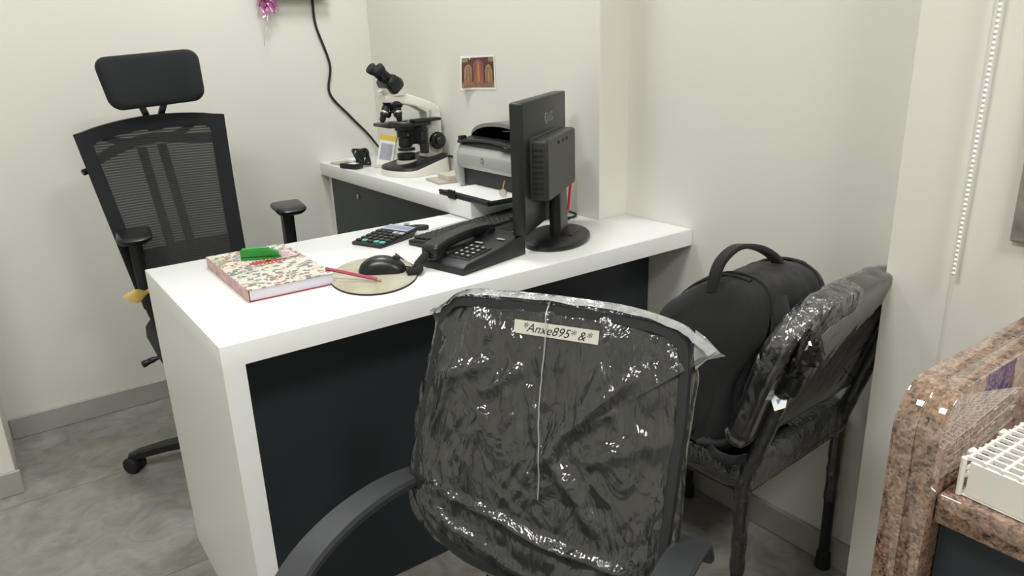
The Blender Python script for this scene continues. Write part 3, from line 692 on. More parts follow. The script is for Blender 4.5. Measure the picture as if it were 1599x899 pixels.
# --- printer: front faces -x
t = thing('laser_printer', 'silver and black laser printer on the side counter', 'printer', (1.025, .565, Z+.0004))
PWY = .175
prof = [(-.070, .0), (-.074, .030), (-.080, .070), (-.078, .118), (-.060, .136), (-.02, .142), (.060, .142), (.068, .13), (.068, 0)]
XZ = basis((0, 0, 0), (1, 0, 0), (0, 0, 1), (0, -1, 0))
sc_ = obj('case', prism(NB(), [(-.058, .0), (-.060, .060), (-.072, .062), (-.080, .074), (-.080, .112), (-.066, .130), (.0, .136), (.064, .136), (.068, .12), (.068, 0)], -PWY+.022, PWY-.022, .003, M=XZ), M_SILV, t)
for sg in (1, -1):
    bm = NB(); pr = [(-.062, .0), (-.078, .020), (-.086, .06), (-.086, .105), (-.074, .128), (-.04, .138), (.06, .138), (.069, .12), (.069, 0)]
    obj('side_cheek', prism(bm, pr, -.012, .012, .005, M=T(0, sg*(PWY-.011), 0) @ XZ), M_SILV, t)
obj('paper_slot', box2(NB(), (-.0615, -PWY+.025, .006), (-.056, PWY-.025, .058), .001, 1), M_BLK, t, smooth=False)
bm = NB(); prism(bm, rrect(.300, .030, .006, 3), 0, .004, .0012, M=basis((-.080, 0, .093), (0, -1, 0), (0, 0, 1), (-1, 0, 0))); obj('front_panel', bm, mat('silver_plastic_face', (.38, .39, .37), .4), t)
lg = obj('brand_disc', lathe(NB(), [(.0001, 0), (.0085, 0), (.0085, .001), (.0001, .0012)], (-.0845, .012, .096), (-1, 0, 0), 20), M_SILV2, t)
text('brand_letters', 'hp', .011, basis((-.0862, .012, .0965), (0, -1, 0), (0, 0, 1), (-1, 0, 0)), mat('pale_print', (.6, .6, .6), .5), lg, .0002, .25)
# arched output bin on top: black scoop below a silver arch
bm = NB(); arc = []
for i in range(25):
    a = PI*i/24; arc.append((-.150*math.cos(a), .150+.052*math.sin(a)**.75))
lo = [(y, z-.013) for y, z in reversed(arc)]
for x0, x1, nm, m_ in ((-.030, .055, 'bin_lid', M_SILV2),):
    prism(bm, arc+lo, x0, x1, .0015, M=basis((0, 0, 0), (0, 1, 0), (0, 0, 1), (1, 0, 0))); obj(nm, bm, m_, t)
obj('bin_scoop', prism(NB(), [(-.070, .132), (-.062, .150), (-.030, .156), (.02, .150), (.060, .185), (.064, .134)], -.150, .150, .003, M=XZ), M_BLK, t)
obj('bin_rim', band(NB(), [(-.070, y, .141+.012*math.cos(y/.155*PI/2)) for y in [(-.155+.31*i/20) for i in range(21)]], (1, 0, 0), .016, .008), M_GREYK, t)
for y in (.153, -.153): obj('hinge_block', box(NB(), (-.060, y, .146), (.024, .016, .024), .003), M_BLK, t)
box(bm := NB(), (-.052, -.105, .142), (.030, .060, .012), .002); obj('control_panel', bm, M_CREAM, t); box(bm := NB(), (-.076, -.105, .135), (.010, .06, .008), .001); obj('control_strip', bm, M_BLK, t)
box(bm := NB(), (-.02, -.055, .182), (.05, .03, .003), .001, 1, Matrix.Rotation(.0, 4, 'X')); obj('bin_flap', bm, M_BLK2, t)
# fold-out input tray
tr = obj('paper_tray', box2(NB(), (-.187, -.160, .0), (-.060, .100, .011), .003, 2), M_BLK, t)
obj('tray_lip', box2(NB(), (-.1885, -.160, .008), (-.178, .100, .015), .002, 1), M_BLK, tr)
cg = NB()
for k in range(4): box(cg, (-.190, .035-.009*k, .013), (.010, .006, .020), .0015, 1)
box(cg, (-.188, .0215, .006), (.010, .040, .018), .002, 1); obj('tray_stop', cg, M_BLK2, tr)
sheet('paper_sheet', 'white paper sheet lying in the printer paper tray', [(.855, .410), (.963, .410), (.963, .655), (.855, .655)], Z+.0135)
# small medallion hung at the printer front
t = thing('hanging_medal', 'small round cream medal with gold ribbon in front of printer', 'medal', (.905, .425, Z+.016)); t.scale = (.72, .72, .72)
obj('disc', lathe(NB(), [(.0001, -.002), (.0135, -.002), (.015, 0), (.0135, .002), (.0001, .002)], (0, 0, .0155), (-.7, -.7, 0), 24), M_CREAM, t)
tube(bm := NB(), [(.0148*math.cos(a)*.7, -.0148*math.cos(a)*.7, .0155+.0148*math.sin(a)) for a in [2*PI*i/24 for i in range(24)]], .0014, 6, True); obj('rim', bm, M_GOLD, t)
obj('ribbon', band(NB(), [(0, 0, .030), (.002, -.001, .045), (.006, -.004, .062)], (.7, -.7, 0), .005, .001), M_YEL, t)
# --- booklets and cards near the microscope
def pad_(name, label, cat, c, s, rz, m, z=Z, group=None):
    o = obj(name, box2(NB(), (-s[0]/2, -s[1]/2, 0), (s[0]/2, s[1]/2, s[2]), .0006, 1), m, smooth=False); o.location = (c[0], c[1], z+.0004); o.rotation_euler.z = R(rz); return tag(o, label, cat, group)
pad_('booklet', 'flat beige booklet between microscope and printer', 'booklet', (.960, .845), (.075, .110, .007), -8, M_TAN)
pad_('card_box', 'small cream card box on the booklet beside the printer', 'box', (.985, .835), (.055, .085, .015), -8, M_BEIGE, Z+.0076)
pad_('booklet', 'flat tan booklet at the wall end of the side counter', 'booklet', (.905, 1.455), (.10, .115, .006), 6, M_TAN)
pad_('card', 'white card lying on the tan booklet by the wall', 'card', (.935, 1.445), (.07, .075, .010), 2, M_PAPER, Z+.0066)
# --- power adapter with wound cable
t = thing('power_adapter', 'black power adapter with wound cable left of the microscope', 'adapter', (.885, 1.345, Z+.0005), R(20))
obj('plug_case', box(NB(), (-.025, 0, .010), (.040, .085, .018), .003), M_BLK, t); obj('white_label', box(NB(), (-.028, -.015, .0196), (.025, .035, .0006)), M_PAPER, t, smooth=False)
bm = NB()
for k in range(7):
    cz = .030+.002*k; rr_ = .036-.002*(k % 3); ph = k*.45
    tube(bm, [(.030+rr_*math.cos(a)*.6+.006*math.sin(ph), .0+rr_*1.2*math.sin(a)*math.cos(.3*k)*.9, .034+rr_*.75*math.sin(a+ph)) for a in [2*PI*i/28 for i in range(28)]], .0035, 7, True)
for v in bm.verts: v.co.z = max(v.co.z, .0)
obj('cable_coil', bm, M_RUB, t)
obj('cable_tie', box(NB(), (.026, .0, .034), (.022, .020, .056), .004), M_RUB, t)
# --- black cable down the wall
pts = [(.880, 1.5815, 1.46), (.880, 1.580, 1.402), (.882, 1.580, 1.312), (.921, 1.579, 1.171), (.908, 1.580, 1.064), (.98, 1.579, .973), (1.05, 1.576, .895), (1.083, 1.555, .840), (1.070, 1.46, .812), (1.02, 1.36, .8068)]
tag(obj('power_cable', tube(NB(), spline(pts, 10), .0048, 8), M_RUB), 'black power cable hanging down the wall to the counter', 'cable')
t = thing('wall_box', 'grey electrical box on the back wall at the top edge', 'box', (.80, YB, 1.403))
obj('case', box2(NB(), (-.125, -.045, 0), (.125, -.0005, .12), .004, 2), M_SILV2, t); obj('cover_plate', box2(NB(), (-.118, -.048, .007), (.118, -.0452, .113), .001, 1), M_CREAM, t)
for k in range(3): obj('switch', box(NB(), (-.06+.06*k, -.050, .06), (.025, .006, .04), .002, 1), M_CREAM, t)
# --- pink foil tassel
t = thing('foil_tassel', 'crumpled pink foil tassel hanging on the back wall', 'decoration', (.700, 1.560, 1.45))
rnd = random.Random(3)
for k in range(11):
    a = rnd.uniform(-.030, .026); L_ = rnd.uniform(.055, .115) if k else .205; P_ = []
    for i in range(10):
        u = i/9; P_.append((a*(.3+u)+.010*math.sin(5*u+k), -.008+.010*math.sin(7*u+2*k), -L_*u))
    bm = NB(); rings = []
    for i, p in enumerate(P_):
        tw = 1.3*i+k; wd = (.011 if k else .004)*(1-.6*(i/9)**2); x_ = Vector((math.cos(tw), math.sin(tw)*.7, .25*math.sin(i)))
        rings.append([Vector(p)+x_*wd+Vector((0, .0004, 0)), Vector(p)-x_*wd+Vector((0, .0004, 0)), Vector(p)-x_*wd-Vector((0, .0004, 0)), Vector(p)+x_*wd-Vector((0, .0004, 0))])
    loft(bm, rings); obj('foil_strip', bm, M_TINSEL if k else mat('clear_foil', (.75, .62, .68), .3), t, ang=80)
obj('hook', cyl(NB(), (0, .0255, 0), (0, -.012, 0), .003, n=8), M_STEEL, t)
# --- small print stuck on the wall (plain stand-in of three arches)
t = thing('wall_print', 'small curling colour print of three arches on wall', 'poster', (XP, .815, 1.137))
def curlx(u, v): return -.0012-.022*max(0, (u-.55)/.45)**2*(1-v)*1.0-.006*max(0, (u-.8)/.2)*v
def sheetp(u, v, o=0, b=0):
    y = (u-.5)*(.186-2*b) ; z = (v-.5)*(.105-2*b)+.004*(1-u); return (curlx(u, v)-o, y-.010*max(0, (u-.7)/.3)*(1-v)*1.6, z)
bm = NB(); gridsurf(bm, sheetp, 14, 12); bmesh.ops.solidify(bm, geom=bm.faces[:], thickness=.0004); obj('sheet', bm, M_PAPER, t, ang=80)
bm = NB(); NU, NV = 64, 52
V = gridsurf(bm, lambda u, v: sheetp(u, v, .0006, .006), NU, NV)
def pcol(u, v):
    x = 1-u; c = (.13, .025, .02)
    if noise.noise((x*30, v*30, 0)) > .25: c = (.22, .06, .03)
    if v > .86 and (x < .16 or x > .84): c = (.45, .30, .12)
    for cx_, wx, ht, col, inn in ((.5, .17, .92, (.50, .14, .20), (.50, .20, .05)), (.18, .11, .78, (.55, .40, .22), (.30, .16, .10)), (.83, .11, .76, (.55, .42, .26), (.42, .24, .06))):
        d = ((x-cx_)/wx)**2+(max(0, v-(ht-.25))/.25)**2
        if d < 1 and v > .12: c = col
        if d < .62 and v > .12: c = tuple(k*.7 for k in col)
        e = abs(x-cx_)/(wx*(.95-.75*min(1, v/ht)))
        if e < 1 and .1 < v < ht-.06: c = inn
        if e < .35 and .1 < v < ht-.1: c = tuple(min(1, k*1.7) for k in inn)
    if v < .2: c = ((.50, .28, .08), (.30, .07, .05), (.45, .20, .22), (.16, .12, .20), (.5, .42, .3))[int(abs(noise.noise((x*14, v*9, 3)))*11) % 5]
    k = .62*(1+.7*noise.noise((x*45, v*45, 8))); return tuple(min(1, a*k+.012) for a in c)+(1,)
bmesh.ops.recalc_face_normals(bm, faces=bm.faces); bm.verts.index_update()
me = bpy.data.meshes.new('print'); bm.to_mesh(me); bm.free()
ca = me.color_attributes.new('print', 'FLOAT_COLOR', 'POINT')
for i in range(NU+1):
    for j in range(NV+1): ca.data[i*(NV+1)+j].color = pcol(i/NU, j/NV)
link('print', me, M_PRINT, t)
# --- microscope: looks towards -x
t = thing('microscope', 'cream and black binocular microscope on the side counter', 'microscope', (.992, 1.078, HS+.0004))
def plan(sx=1.0, n=14):
    pts = []
    for k in range(n+1):
        a = PI/2+PI*k/n; pts.append((-.050+.070*math.cos(a)*sx, .104*math.sin(a)*sx))
    for p in ((.075, -.088), (.090, -.076), (.097, -.060), (.097, .060), (.090, .076), (.075, .088)): pts.append((p[0]*(.5+.5*sx), p[1]*sx))
    return pts
def bh(x): return .021+.030*sstep(-.07, .06, x)
obj('base', loft(NB(), [[(x, y, 0) for x, y in plan()], [(x, y, .005) for x, y in plan(1.02)], [(x, y, bh(x)) for x, y in plan(.985)]]), M_CREAM, t, ang=50)
obj('base_cover', loft(NB(), [[(x, y, bh(x)-.002) for x, y in plan(.985)], [(x, y, bh(x)+.007) for x, y in plan(.96)], [(x, y, bh(x)+.010) for x, y in plan(.90)]]), M_BLK, t, ang=50)
il = obj('illuminator', lathe(NB(), [(.0001, .020), (.036, .020), (.036, .045), (.030, .048), (.0001, .048)], (-.035, 0, 0), n=28), M_CREAM, t)
obj('lens_ring', lathe(NB(), [(.0001, .046), (.029, .046), (.032, .056), (.032, .070), (.026, .072), (.0001, .072)], (-.035, 0, 0), n=28), M_BLK2, il)
prof = [(.030, .052), (.040, .095), (.046, .17), (.040, .205), (.0, .228), (-.06, .242), (-.112, .248), (-.112, .270), (-.03, .272), (.045, .246), (.088, .224), (.097, .207), (.099, .10), (.095, .046)]
obj('arm', prism(NB(), prof, -.029, .029, .004, M=XZ), M_CREAM, t, ang=50)
obj('arm_recess', prism(NB(), [(.044, .150), (.050, .212), (.060, .210), (.056, .150)], .0285, .0295, 0, M=XZ), M_SILV, t)
hd = obj('head', loft(NB(), [[(cx_+a*s, b*s, z+a*tl_) for a, b in [(.040*math.cos(q), .037*math.sin(q)) for q in [2*PI*i/28 for i in range(28)]]] for cx_, z, s, tl_ in ((-.060, .268, 1.0, 0), (-.060, .277, 1.0, 0), (-.064, .288, .97, .35), (-.084, .308, .88, .65))]), M_CREAM, t)
EX = Vector((-.76, -.10, .64)).normalized(); EY = Vector((.64, 0, .76)); C0 = Vector((-.076, 0, .306))
bm = NB(); loft(bm, [[C0+EX*h+EY*b*1.0+Vector((0, a, 0)) for a, b in rrect(w_, h_, r_, 4)] for h, w_, h_, r_ in ((-.030, .074, .058, .018), (-.010, .098, .064, .022), (.018, .098, .052, .018), (.028, .088, .040, .012))]); bh_ = obj('binocular_body', bm, M_BLK2, t, ang=50)
for y in (-.028, .028):
    q = C0+EX*.020+Vector((0, y, .006)); tb = obj('eyepiece_tube', cyl(NB(), q, q+EX*.030, .0135, .0125, 20), M_BLK2, bh_)
    e2 = q+EX*.030; obj('eyecup', lathe(NB(), [(.0001, 0), (.0125, 0), (.0165, .008), (.0195, .024), (.018, .027), (.010, .030), (.0001, .026)], e2, EX, 22), M_RUB, bh_)
npc = obj('nosepiece', lathe(NB(), [(.0001, .0), (.030, .0), (.036, -.010), (.030, -.020), (.0001, -.022)], (-.070, 0, .250), (.12, 0, 1), 28), M_BLK2, t)
for k, (dx, dy, ln) in enumerate(((-.62, -.05, .056), (.10, -.30, .054), (.30, .35, .044), (-.1, .45, .042))):
    q = Vector((-.070+dx*.046, dy*.05, .234)); d = Vector((dx*.7, dy*.5, -1)).normalized()
    ob_ = obj('objective', lathe(NB(), [(.0001, 0), (.013, 0), (.0135, ln*.55), (.011, ln*.60), (.010, ln*.85), (.005, ln), (.0001, ln)], q, d, 18), M_BLK2, npc)
    obj('objective_ring', lathe(NB(), [(.0136, ln*.30), (.0142, ln*.32), (.0142, ln*.40), (.0136, ln*.42)], q, d, 18), M_CHROME, ob_)
st = obj('stage', prism(NB(), [(x, y) for x, y in [(-.125, -.055), (-.118, -.066), (-.105, -.070), (.030, -.070), (.038, -.060), (.038, .060), (.030, .070), (-.105, .070), (-.118, .066), (-.125, .055)]], .166, .177, .003), M_BLK2, t)
obj('slide_holder', box2(NB(), (-.03, -.068, .1775), (.075, -.030, .188), .003), M_BLK, st); obj('slide_arm', box2(NB(), (-.075, -.012, .1775), (-.028, -.006, .182), .001, 1), M_STEEL, st); obj('slide_clip', box2(NB(), (-.080, -.040, .1775), (-.072, .03, .182), .001, 1), M_STEEL, st)
obj('glass_slide', box2(NB(), (-.07, -.038, .1773), (-.045, .036, .1787)), mat('slide_glass', (.55, .6, .6), .1), st, smooth=False)
cn = obj('condenser', lathe(NB(), [(.0001, .166), (.034, .166), (.034, .150), (.028, .146), (.028, .128), (.024, .124), (.024, .096), (.020, .092), (.0001, .092)], (-.035, 0, 0), n=28), M_BLK2, t)
obj('condenser_mount', box2(NB(), (-.030, -.022, .10), (.042, .022, .160), .004), M_BLK, t); obj('iris_lever', cyl(NB(), (-.035, -.024, .138), (-.052, -.055, .138), .002, n=8), M_STEEL, cn)
obj('filter_tray', lathe(NB(), [(.0001, .080), (.030, .080), (.030, .088), (.0001, .088)], (-.032, 0, 0), n=28), M_BLK, t)
sd = obj('stage_drive', lathe(NB(), [(.0001, .165), (.008, .165), (.008, .148), (.014, .146), (.014, .114), (.011, .112), (.011, .108), (.0155, .106), (.0155, .072), (.0001, .070)], (.006, -.058, 0), n=22), M_BLK2, t)
for sg in (-1, 1):
    pr = [(.0001, .028), (.020, .028), (.022, .040), (.028, .042), (.028, .058), (.025, .062), (.016, .062), (.016, .074), (.013, .077), (.0001, .077)]
    kn = obj('focus_knob', lathe(NB(), pr, (.066, 0, .108), (0, sg, 0), 26), M_BLK2, t)
    bm = NB()
    for k in range(18):
        a = 2*PI*k/18; box(bm, (.066+.0285*math.cos(a), sg*.050, .108+.0285*math.sin(a)), (.003, .013, .003), 0)
    o_ = obj('knurling', bm, M_BLK2, kn, smooth=False); o_['kind'] = 'stuff'
obj('cord', tube(NB(), spline([(.090, -.040, .045), (.104, -.065, .050), (.103, -.095, .046), (.098, -.110, .025), (.090, -.125, .004), (.085, -.17, .003)], 6), .0042, 8), M_RUB, t)
# --- leaning tag card with yellow header
t = thing('card_stand', 'white card stand with yellow header behind the microscope', 'card stand', (.962, 1.270, HS+.0055), R(-42))
LNM = Matrix.Rotation(R(10), 4, 'Y') @ Matrix.Rotation(R(-14), 4, 'X')
obj('card_box', box2(NB(), (-.030, 0, .0), (.030, .024, .112), .001, 1, M=LNM), M_PAPER, t, smooth=False)
obj('yellow_header', box2(NB(), (-.0305, -.0008, .094), (.0305, .0245, .1125), 0, 1, M=LNM), M_YEL, t, smooth=False)
obj('grey_panel', box2(NB(), (-.022, -.001, .022), (.022, -.0002, .082), 0, 1, M=LNM), mat('grey_violet_print', (.42, .42, .48), .6, var=(120, .1)), t, smooth=False)
obj('foot', box2(NB(), (-.034, -.020, -.005), (.034, .034, .006), .001, 1), M_BEIGE, t, smooth=False)

# ================================================================== plastic wrapped swivel chair in front (faces local -y)
t = thing('visitor_chair', 'black mesh swivel chair wrapped in clear plastic in front of the desk', 'chair', (.41, -.4225, 0), math.atan2(-.885, .466))
LA = R(16); ZTOP = .80
def bp_(u, s, off=0):                         # back plane: u across, s downwards, off towards the sitter (local -y)
    n_ = Vector((0, -math.cos(LA), math.sin(LA))) ; dn_ = Vector((0, -math.sin(LA), -math.cos(LA)))
    return Vector((u, 0, ZTOP))+dn_*s+n_*off
def interp(tab, s):
    for (a, x), (b, y) in zip(tab, tab[1:]):
        if a <= s <= b: return x+(y-x)*(s-a)/(b-a)
    return tab[0][1] if s < tab[0][0] else tab[-1][1]
PADL = [(-.032, -.188), (-.02, -.205), (.0, -.214), (.08, -.224), (.17, -.236), (.28, -.238), (.33, -.225), (.37, -.19), (.40, -.13)]
PADR = [(-.032, .165), (-.02, .19), (.0, .203), (.08, .208), (.17, .206), (.28, .203), (.33, .197), (.37, .17), (.40, .12)]
outl = [(x, s) for s, x in PADL]+[(-.05, .41), (.05, .41)]+[(x, s) for s, x in reversed(PADR)]+[(.08, -.039), (-.056, -.040), (-.13, -.037)]
outl = [(p.x, p.y) for p in spline([(a, b, 0) for a, b in outl], 4, True)]
def ringo(sc, off): return [bp_(-.018+(a+.018)*sc, .18+(b-.18)*sc, off) for a, b in outl]
obj('backrest', loft(NB(), [ringo(.955, .004), ringo(.985, .010), ringo(1, .0), ringo(.985, -.014), ringo(.95, -.018)]), M_FAB, t, ang=60)
bm = NB(); rings_ = [ringo(1.005, .006), ringo(.99, .016), ringo(.935, .016), ringo(.915, .006)]
vr = [[bm.verts.new(p) for p in s] for s in rings_]; n = len(outl)
for a in range(3):
    for j in range(n): k = (j+1) % n; bm.faces.new((vr[a][j], vr[a][k], vr[a+1][k], vr[a+1][j]))
obj('back_rim', bm, mat('dark_rim', (.018, .020, .022), .45), t, ang=60)
# plastic bag: outline a little larger, with folds and pinched corners
FL = [(-.050, -.150), (-.040, -.185), (-.020, -.210), (-.006, -.236), (.004, -.232), (.02, -.228), (.08, -.238), (.13, -.248), (.17, -.254), (.22, -.252), (.28, -.254), (.335, -.250), (.36, -.228), (.385, -.190), (.405, -.12), (.43, -.07)]
FR = [(-.050, .110), (-.044, .150), (-.036, .182), (-.020, .210), (-.006, .238), (.004, .234), (.022, .214), (.05, .217), (.14, .212), (.22, .214), (.295, .213), (.33, .209), (.36, .20), (.40, .185), (.43, .16)]
fout = [(x, s) for s, x in FL]+[(0, .445), (.08, .445)]+[(x, s) for s, x in reversed(FR)]+[(.04, -.052), (-.05, -.052)]
fout = [(p.x, p.y) for p in spline([(a, b, 0) for a, b in fout], 5, True)]
NF = len(fout); CU, CS = -.015, .19
rnd = random.Random(11); FOLDS = []
def fold(x0, s0, x1, s1, a, w_): FOLDS.append((Vector((x0, s0)), Vector((x1, s1)), a, w_))
fold(-.018, -.05, -.004, .27, .007, .0035); fold(-.075, -.05, -.066, .05, .007, .004); fold(.072, -.05, .085, .06, .007, .005); fold(-.07, -.02, -.075, .16, .005, .006)
fold(-.25, .30, .0, .40, .012, .012); fold(-.24, .27, .10, .345, .010, .008); fold(-.06, .32, .21, .345, .009, .007); fold(.20, .30, .02, .40, .010, .014); fold(.10, .03, -.01, .22, .012, .014); fold(.135, .04, .03, .16, .010, .01)
fold(.05, .20, .20, .12, .010, .013); fold(.02, .20, .10, .30, .011, .012); fold(-.16, .05, -.21, .2, .008, .008); fold(-.12, .12, -.05, .06, .010, .010); fold(-.11, .13, -.14, .30, .009, .010); fold(-.19, .10, -.10, .06, .009, .012)
for k in range(60):
    x, s = rnd.uniform(-.23, .20), rnd.uniform(-.03, .38); a = rnd.gauss(PI/2, .55); L_ = rnd.uniform(.02, .10)
    fold(x, s, x+L_*math.cos(a), s+L_*math.sin(a), rnd.uniform(.002, .0065)*rnd.choice((1, 1, -.6)), rnd.uniform(.0028, .008))
def relief(u, s):
    h = .006*noise.noise((u*12, s*7, 1.7))+.0035*noise.noise((u*38, s*24, 4.1))+.0010*noise.noise((u*90, s*60, 9.1)); p = Vector((u, s))
    for a, b, am, w_ in FOLDS:
        d = b-a; k = min(1, max(0, (p-a).dot(d)/d.length_squared)); q = (p-a-d*k).length/w_
        if q < 3: h += am*math.exp(-q*q)*(1-abs(2*k-1)**4)
    return h
NR = 56; bm = NB()
def film_sheet(bm, side):
    V = []
    for i in range(NR+1):
        r_ = i/NR; row = []
        for a, b in fout:
            u, s = CU+(a-CU)*r_, CS+(b-CS)*r_
            base = .0225*(1-r_**6)*(1 if side > 0 else -1)+(0.004 if side > 0 else -.004)
            base += (relief(u, s) if side > 0 else .004*noise.noise((u*20, s*14, 7)))*(1-r_**16)*(1 if side > 0 else -1)
            if r_ == 1: base = .002*math.sin(a*90)
            wob = 1+(.006*noise.noise((a*40, b*40, 2)))*(r_ > .9)
            row.append(bm.verts.new(bp_(CU+(a-CU)*r_*wob, CS+(b-CS)*r_*wob, base)))
            if i == 0: break
        V.append(row)
    for j in range(NF): bm.faces.new((V[0][0], V[1][j], V[1][(j+1) % NF]))
    for i in range(1, NR):
        for j in range(NF): k = (j+1) % NF; bm.faces.new((V[i][j], V[i+1][j], V[i+1][k], V[i][k]))
film_sheet(bm, 1); film_sheet(bm, -1); bmesh.ops.remove_doubles(bm, verts=bm.verts, dist=.00005)
o_ = obj('plastic_cover', bm, M_FILM, t, ang=180); o_['label'] = 'clear crinkled plastic bag'
# hemmed top edge of the bag, a doubled milky strip
top = [p for p in fout]; bm = NB()
M_HEM = film_mat('doubled_plastic_film', .34, 40, .003)
hp = spline([bp_(a, b, .0) for a, b in [(-.236, -.004), (-.210, -.020), (-.185, -.040), (-.15, -.049), (-.05, -.054), (.04, -.054), (.11, -.051), (.182, -.037), (.212, -.020), (.238, -.004)]], 6)
rings = []
for i, p in enumerate(hp):
    q = p+(bp_(CU, CS)-p).normalized()*(.009+.004*noise.noise((i*.4, 0, 0))); n_ = Vector((0, -math.cos(LA), math.sin(LA)))
    rings.append([p, p+n_*.006, q+n_*.021, q+n_*.019, p+n_*.004])
loft(bm, rings, False, False, closed=False); obj('bag_hem', bm, M_HEM, t, ang=80)
sm = []
for i in range(31):
    k = i/30; u = -.018+.015*k+.002*math.sin(k*9); v = -.048+.31*k; sm.append(bp_(u, v, .0285+relief(u, v)*.8-.020*max(0, 1-k*14)))
obj('bag_seam', band(NB(), sm, (1, 0, 0), .0022, .0008), M_HEM, t, ang=80)
bm = NB(); a0 = [bp_(.205, -.030, .004), bp_(.222, -.022, .012), bp_(.243, -.002, .005), bp_(.250, .002, -.001), bp_(.226, .010, .008), bp_(.212, .026, .010), bp_(.208, .004, .014)]
vs = [bm.verts.new(p) for p in a0]; bm.faces.new((vs[0], vs[1], vs[6])); bm.faces.new((vs[1], vs[2], vs[4], vs[6])); bm.faces.new((vs[2], vs[3], vs[4])); bm.faces.new((vs[4], vs[5], vs[6])); bmesh.ops.subdivide_edges(bm, edges=bm.edges[:], cuts=3, use_grid_fill=True, smooth=.2)
obj('bag_corner', bm, M_HEM, t, smooth=False)
# handwritten paper label under the film
LBM = basis(bp_(.000, -.001, .0255), Vector((math.cos(-.03), 0, 0))+bp_(0, .0, 0)*0+(bp_(0, -.0, 0)-bp_(0, -.0, 0)), (bp_(0, 0)-bp_(0, 1)), Vector((0, -math.cos(LA), math.sin(LA))))
lb = obj('paper_label', box(NB(), (0, 0, 0), (.139, .021, .0006), 0, 1, LBM), mat('label_paper', (.62, .61, .54), .6), t, smooth=False); lb['label'] = 'handwritten white paper strip'
text('handwriting', '*Anxe895* &*', .0195, LBM @ T(0, -.001, .0005) @ Matrix.Rotation(-.02, 4, 'Z'), M_INK, lb, .0001, .35)
# seat, arms and swivel base
bm = NB(); rings = []
for z, sc in ((.315, .90), (.325, .98), (.345, 1.0), (.365, .97), (.375, .90), (.379, .75)):
    rings.append([(-.005+a*sc, -.335+b*sc, z) for a, b in rrect(.40, .43, .11, 8)])
loft(bm, rings); obj('seat', bm, M_FAB, t, ang=60)
obj('seat_pan', box(NB(), (0, -.32, .305), (.26, .28, .022), .006), M_BLK, t)
for sx in (-1, 1):
    xx = -.255 if sx < 0 else .226
    P_ = spline([(xx+.0*sx, .0, .455), (xx, -.030, .498), (xx, -.085, .522), (xx, -.17, .543), (xx, -.27, .551), (xx, -.36, .535), (xx, -.43, .485), (xx, -.445, .42), (xx-sx*.03, -.42, .345), (xx-sx*.11, -.37, .308)], 5)
    bm = NB(); band(bm, P_, (1, 0, 0), .052, .018); obj('armrest', bm, mat('grey_black_armrest', (.034, .037, .041), .45), t, ang=28)
obj('back_bracket', band(NB(), spline([bp_(0, .25, -.022), bp_(0, .40, -.045), Vector((0, -.13, .33)), Vector((0, -.22, .300))], 6), (1, 0, 0), .08, .016), M_BLK, t)
t2 = bpy.data.objects.new('swivel_base', None); COL.objects.link(t2); t2.parent = t; t2.location = (0, -.32, 0); t2.scale = (1, 1, .73)
# simple swivel base (parts of the chair)
for nm, b_, m_ in (('gas_lift', lathe(NB(), [(.0001, .05), (.024, .05), (.024, .17), (.014, .172), (.014, .296), (.0001, .296)], (0, -.32, 0), n=20), M_BLK2), ('hub', lathe(NB(), [(.0001, .055), (.045, .055), (.05, .085), (.034, .105), (.0001, .105)], (0, -.32, 0), n=24), M_BLK)):
    obj(nm, b_, m_, t)
for k in range(5):
    a = R(20+72*k); d = Vector((math.cos(a), math.sin(a), 0)); c0 = Vector((0, -.32, 0))
    bm = NB(); band(bm, [c0+d*.03+Vector((0, 0, .088)), c0+d*.14+Vector((0, 0, .082)), c0+d*.26+Vector((0, 0, .064))], d.cross(Vector((0, 0, 1))), [.044, .038, .026], .026); obj('spoke', bm, M_BLK, t)
    bm = NB(); p = c0+d*.25; wv = d.cross(Vector((0, 0, 1))); cyl(bm, p+Vector((0, 0, .03)), p+Vector((0, 0, .058)), .007, n=10)
    for sg in (-1, 1): q = p+wv*sg*.015+Vector((0, 0, .025)); cyl(bm, q-wv*.009, q+wv*.009, .025, n=20, bev=.004)
    cyl(bm, p-wv*.008+Vector((0, 0, .025)), p+wv*.008+Vector((0, 0, .025)), .019, n=14); obj('caster', bm, M_RUB, t)
bpy.data.objects.remove(t2)

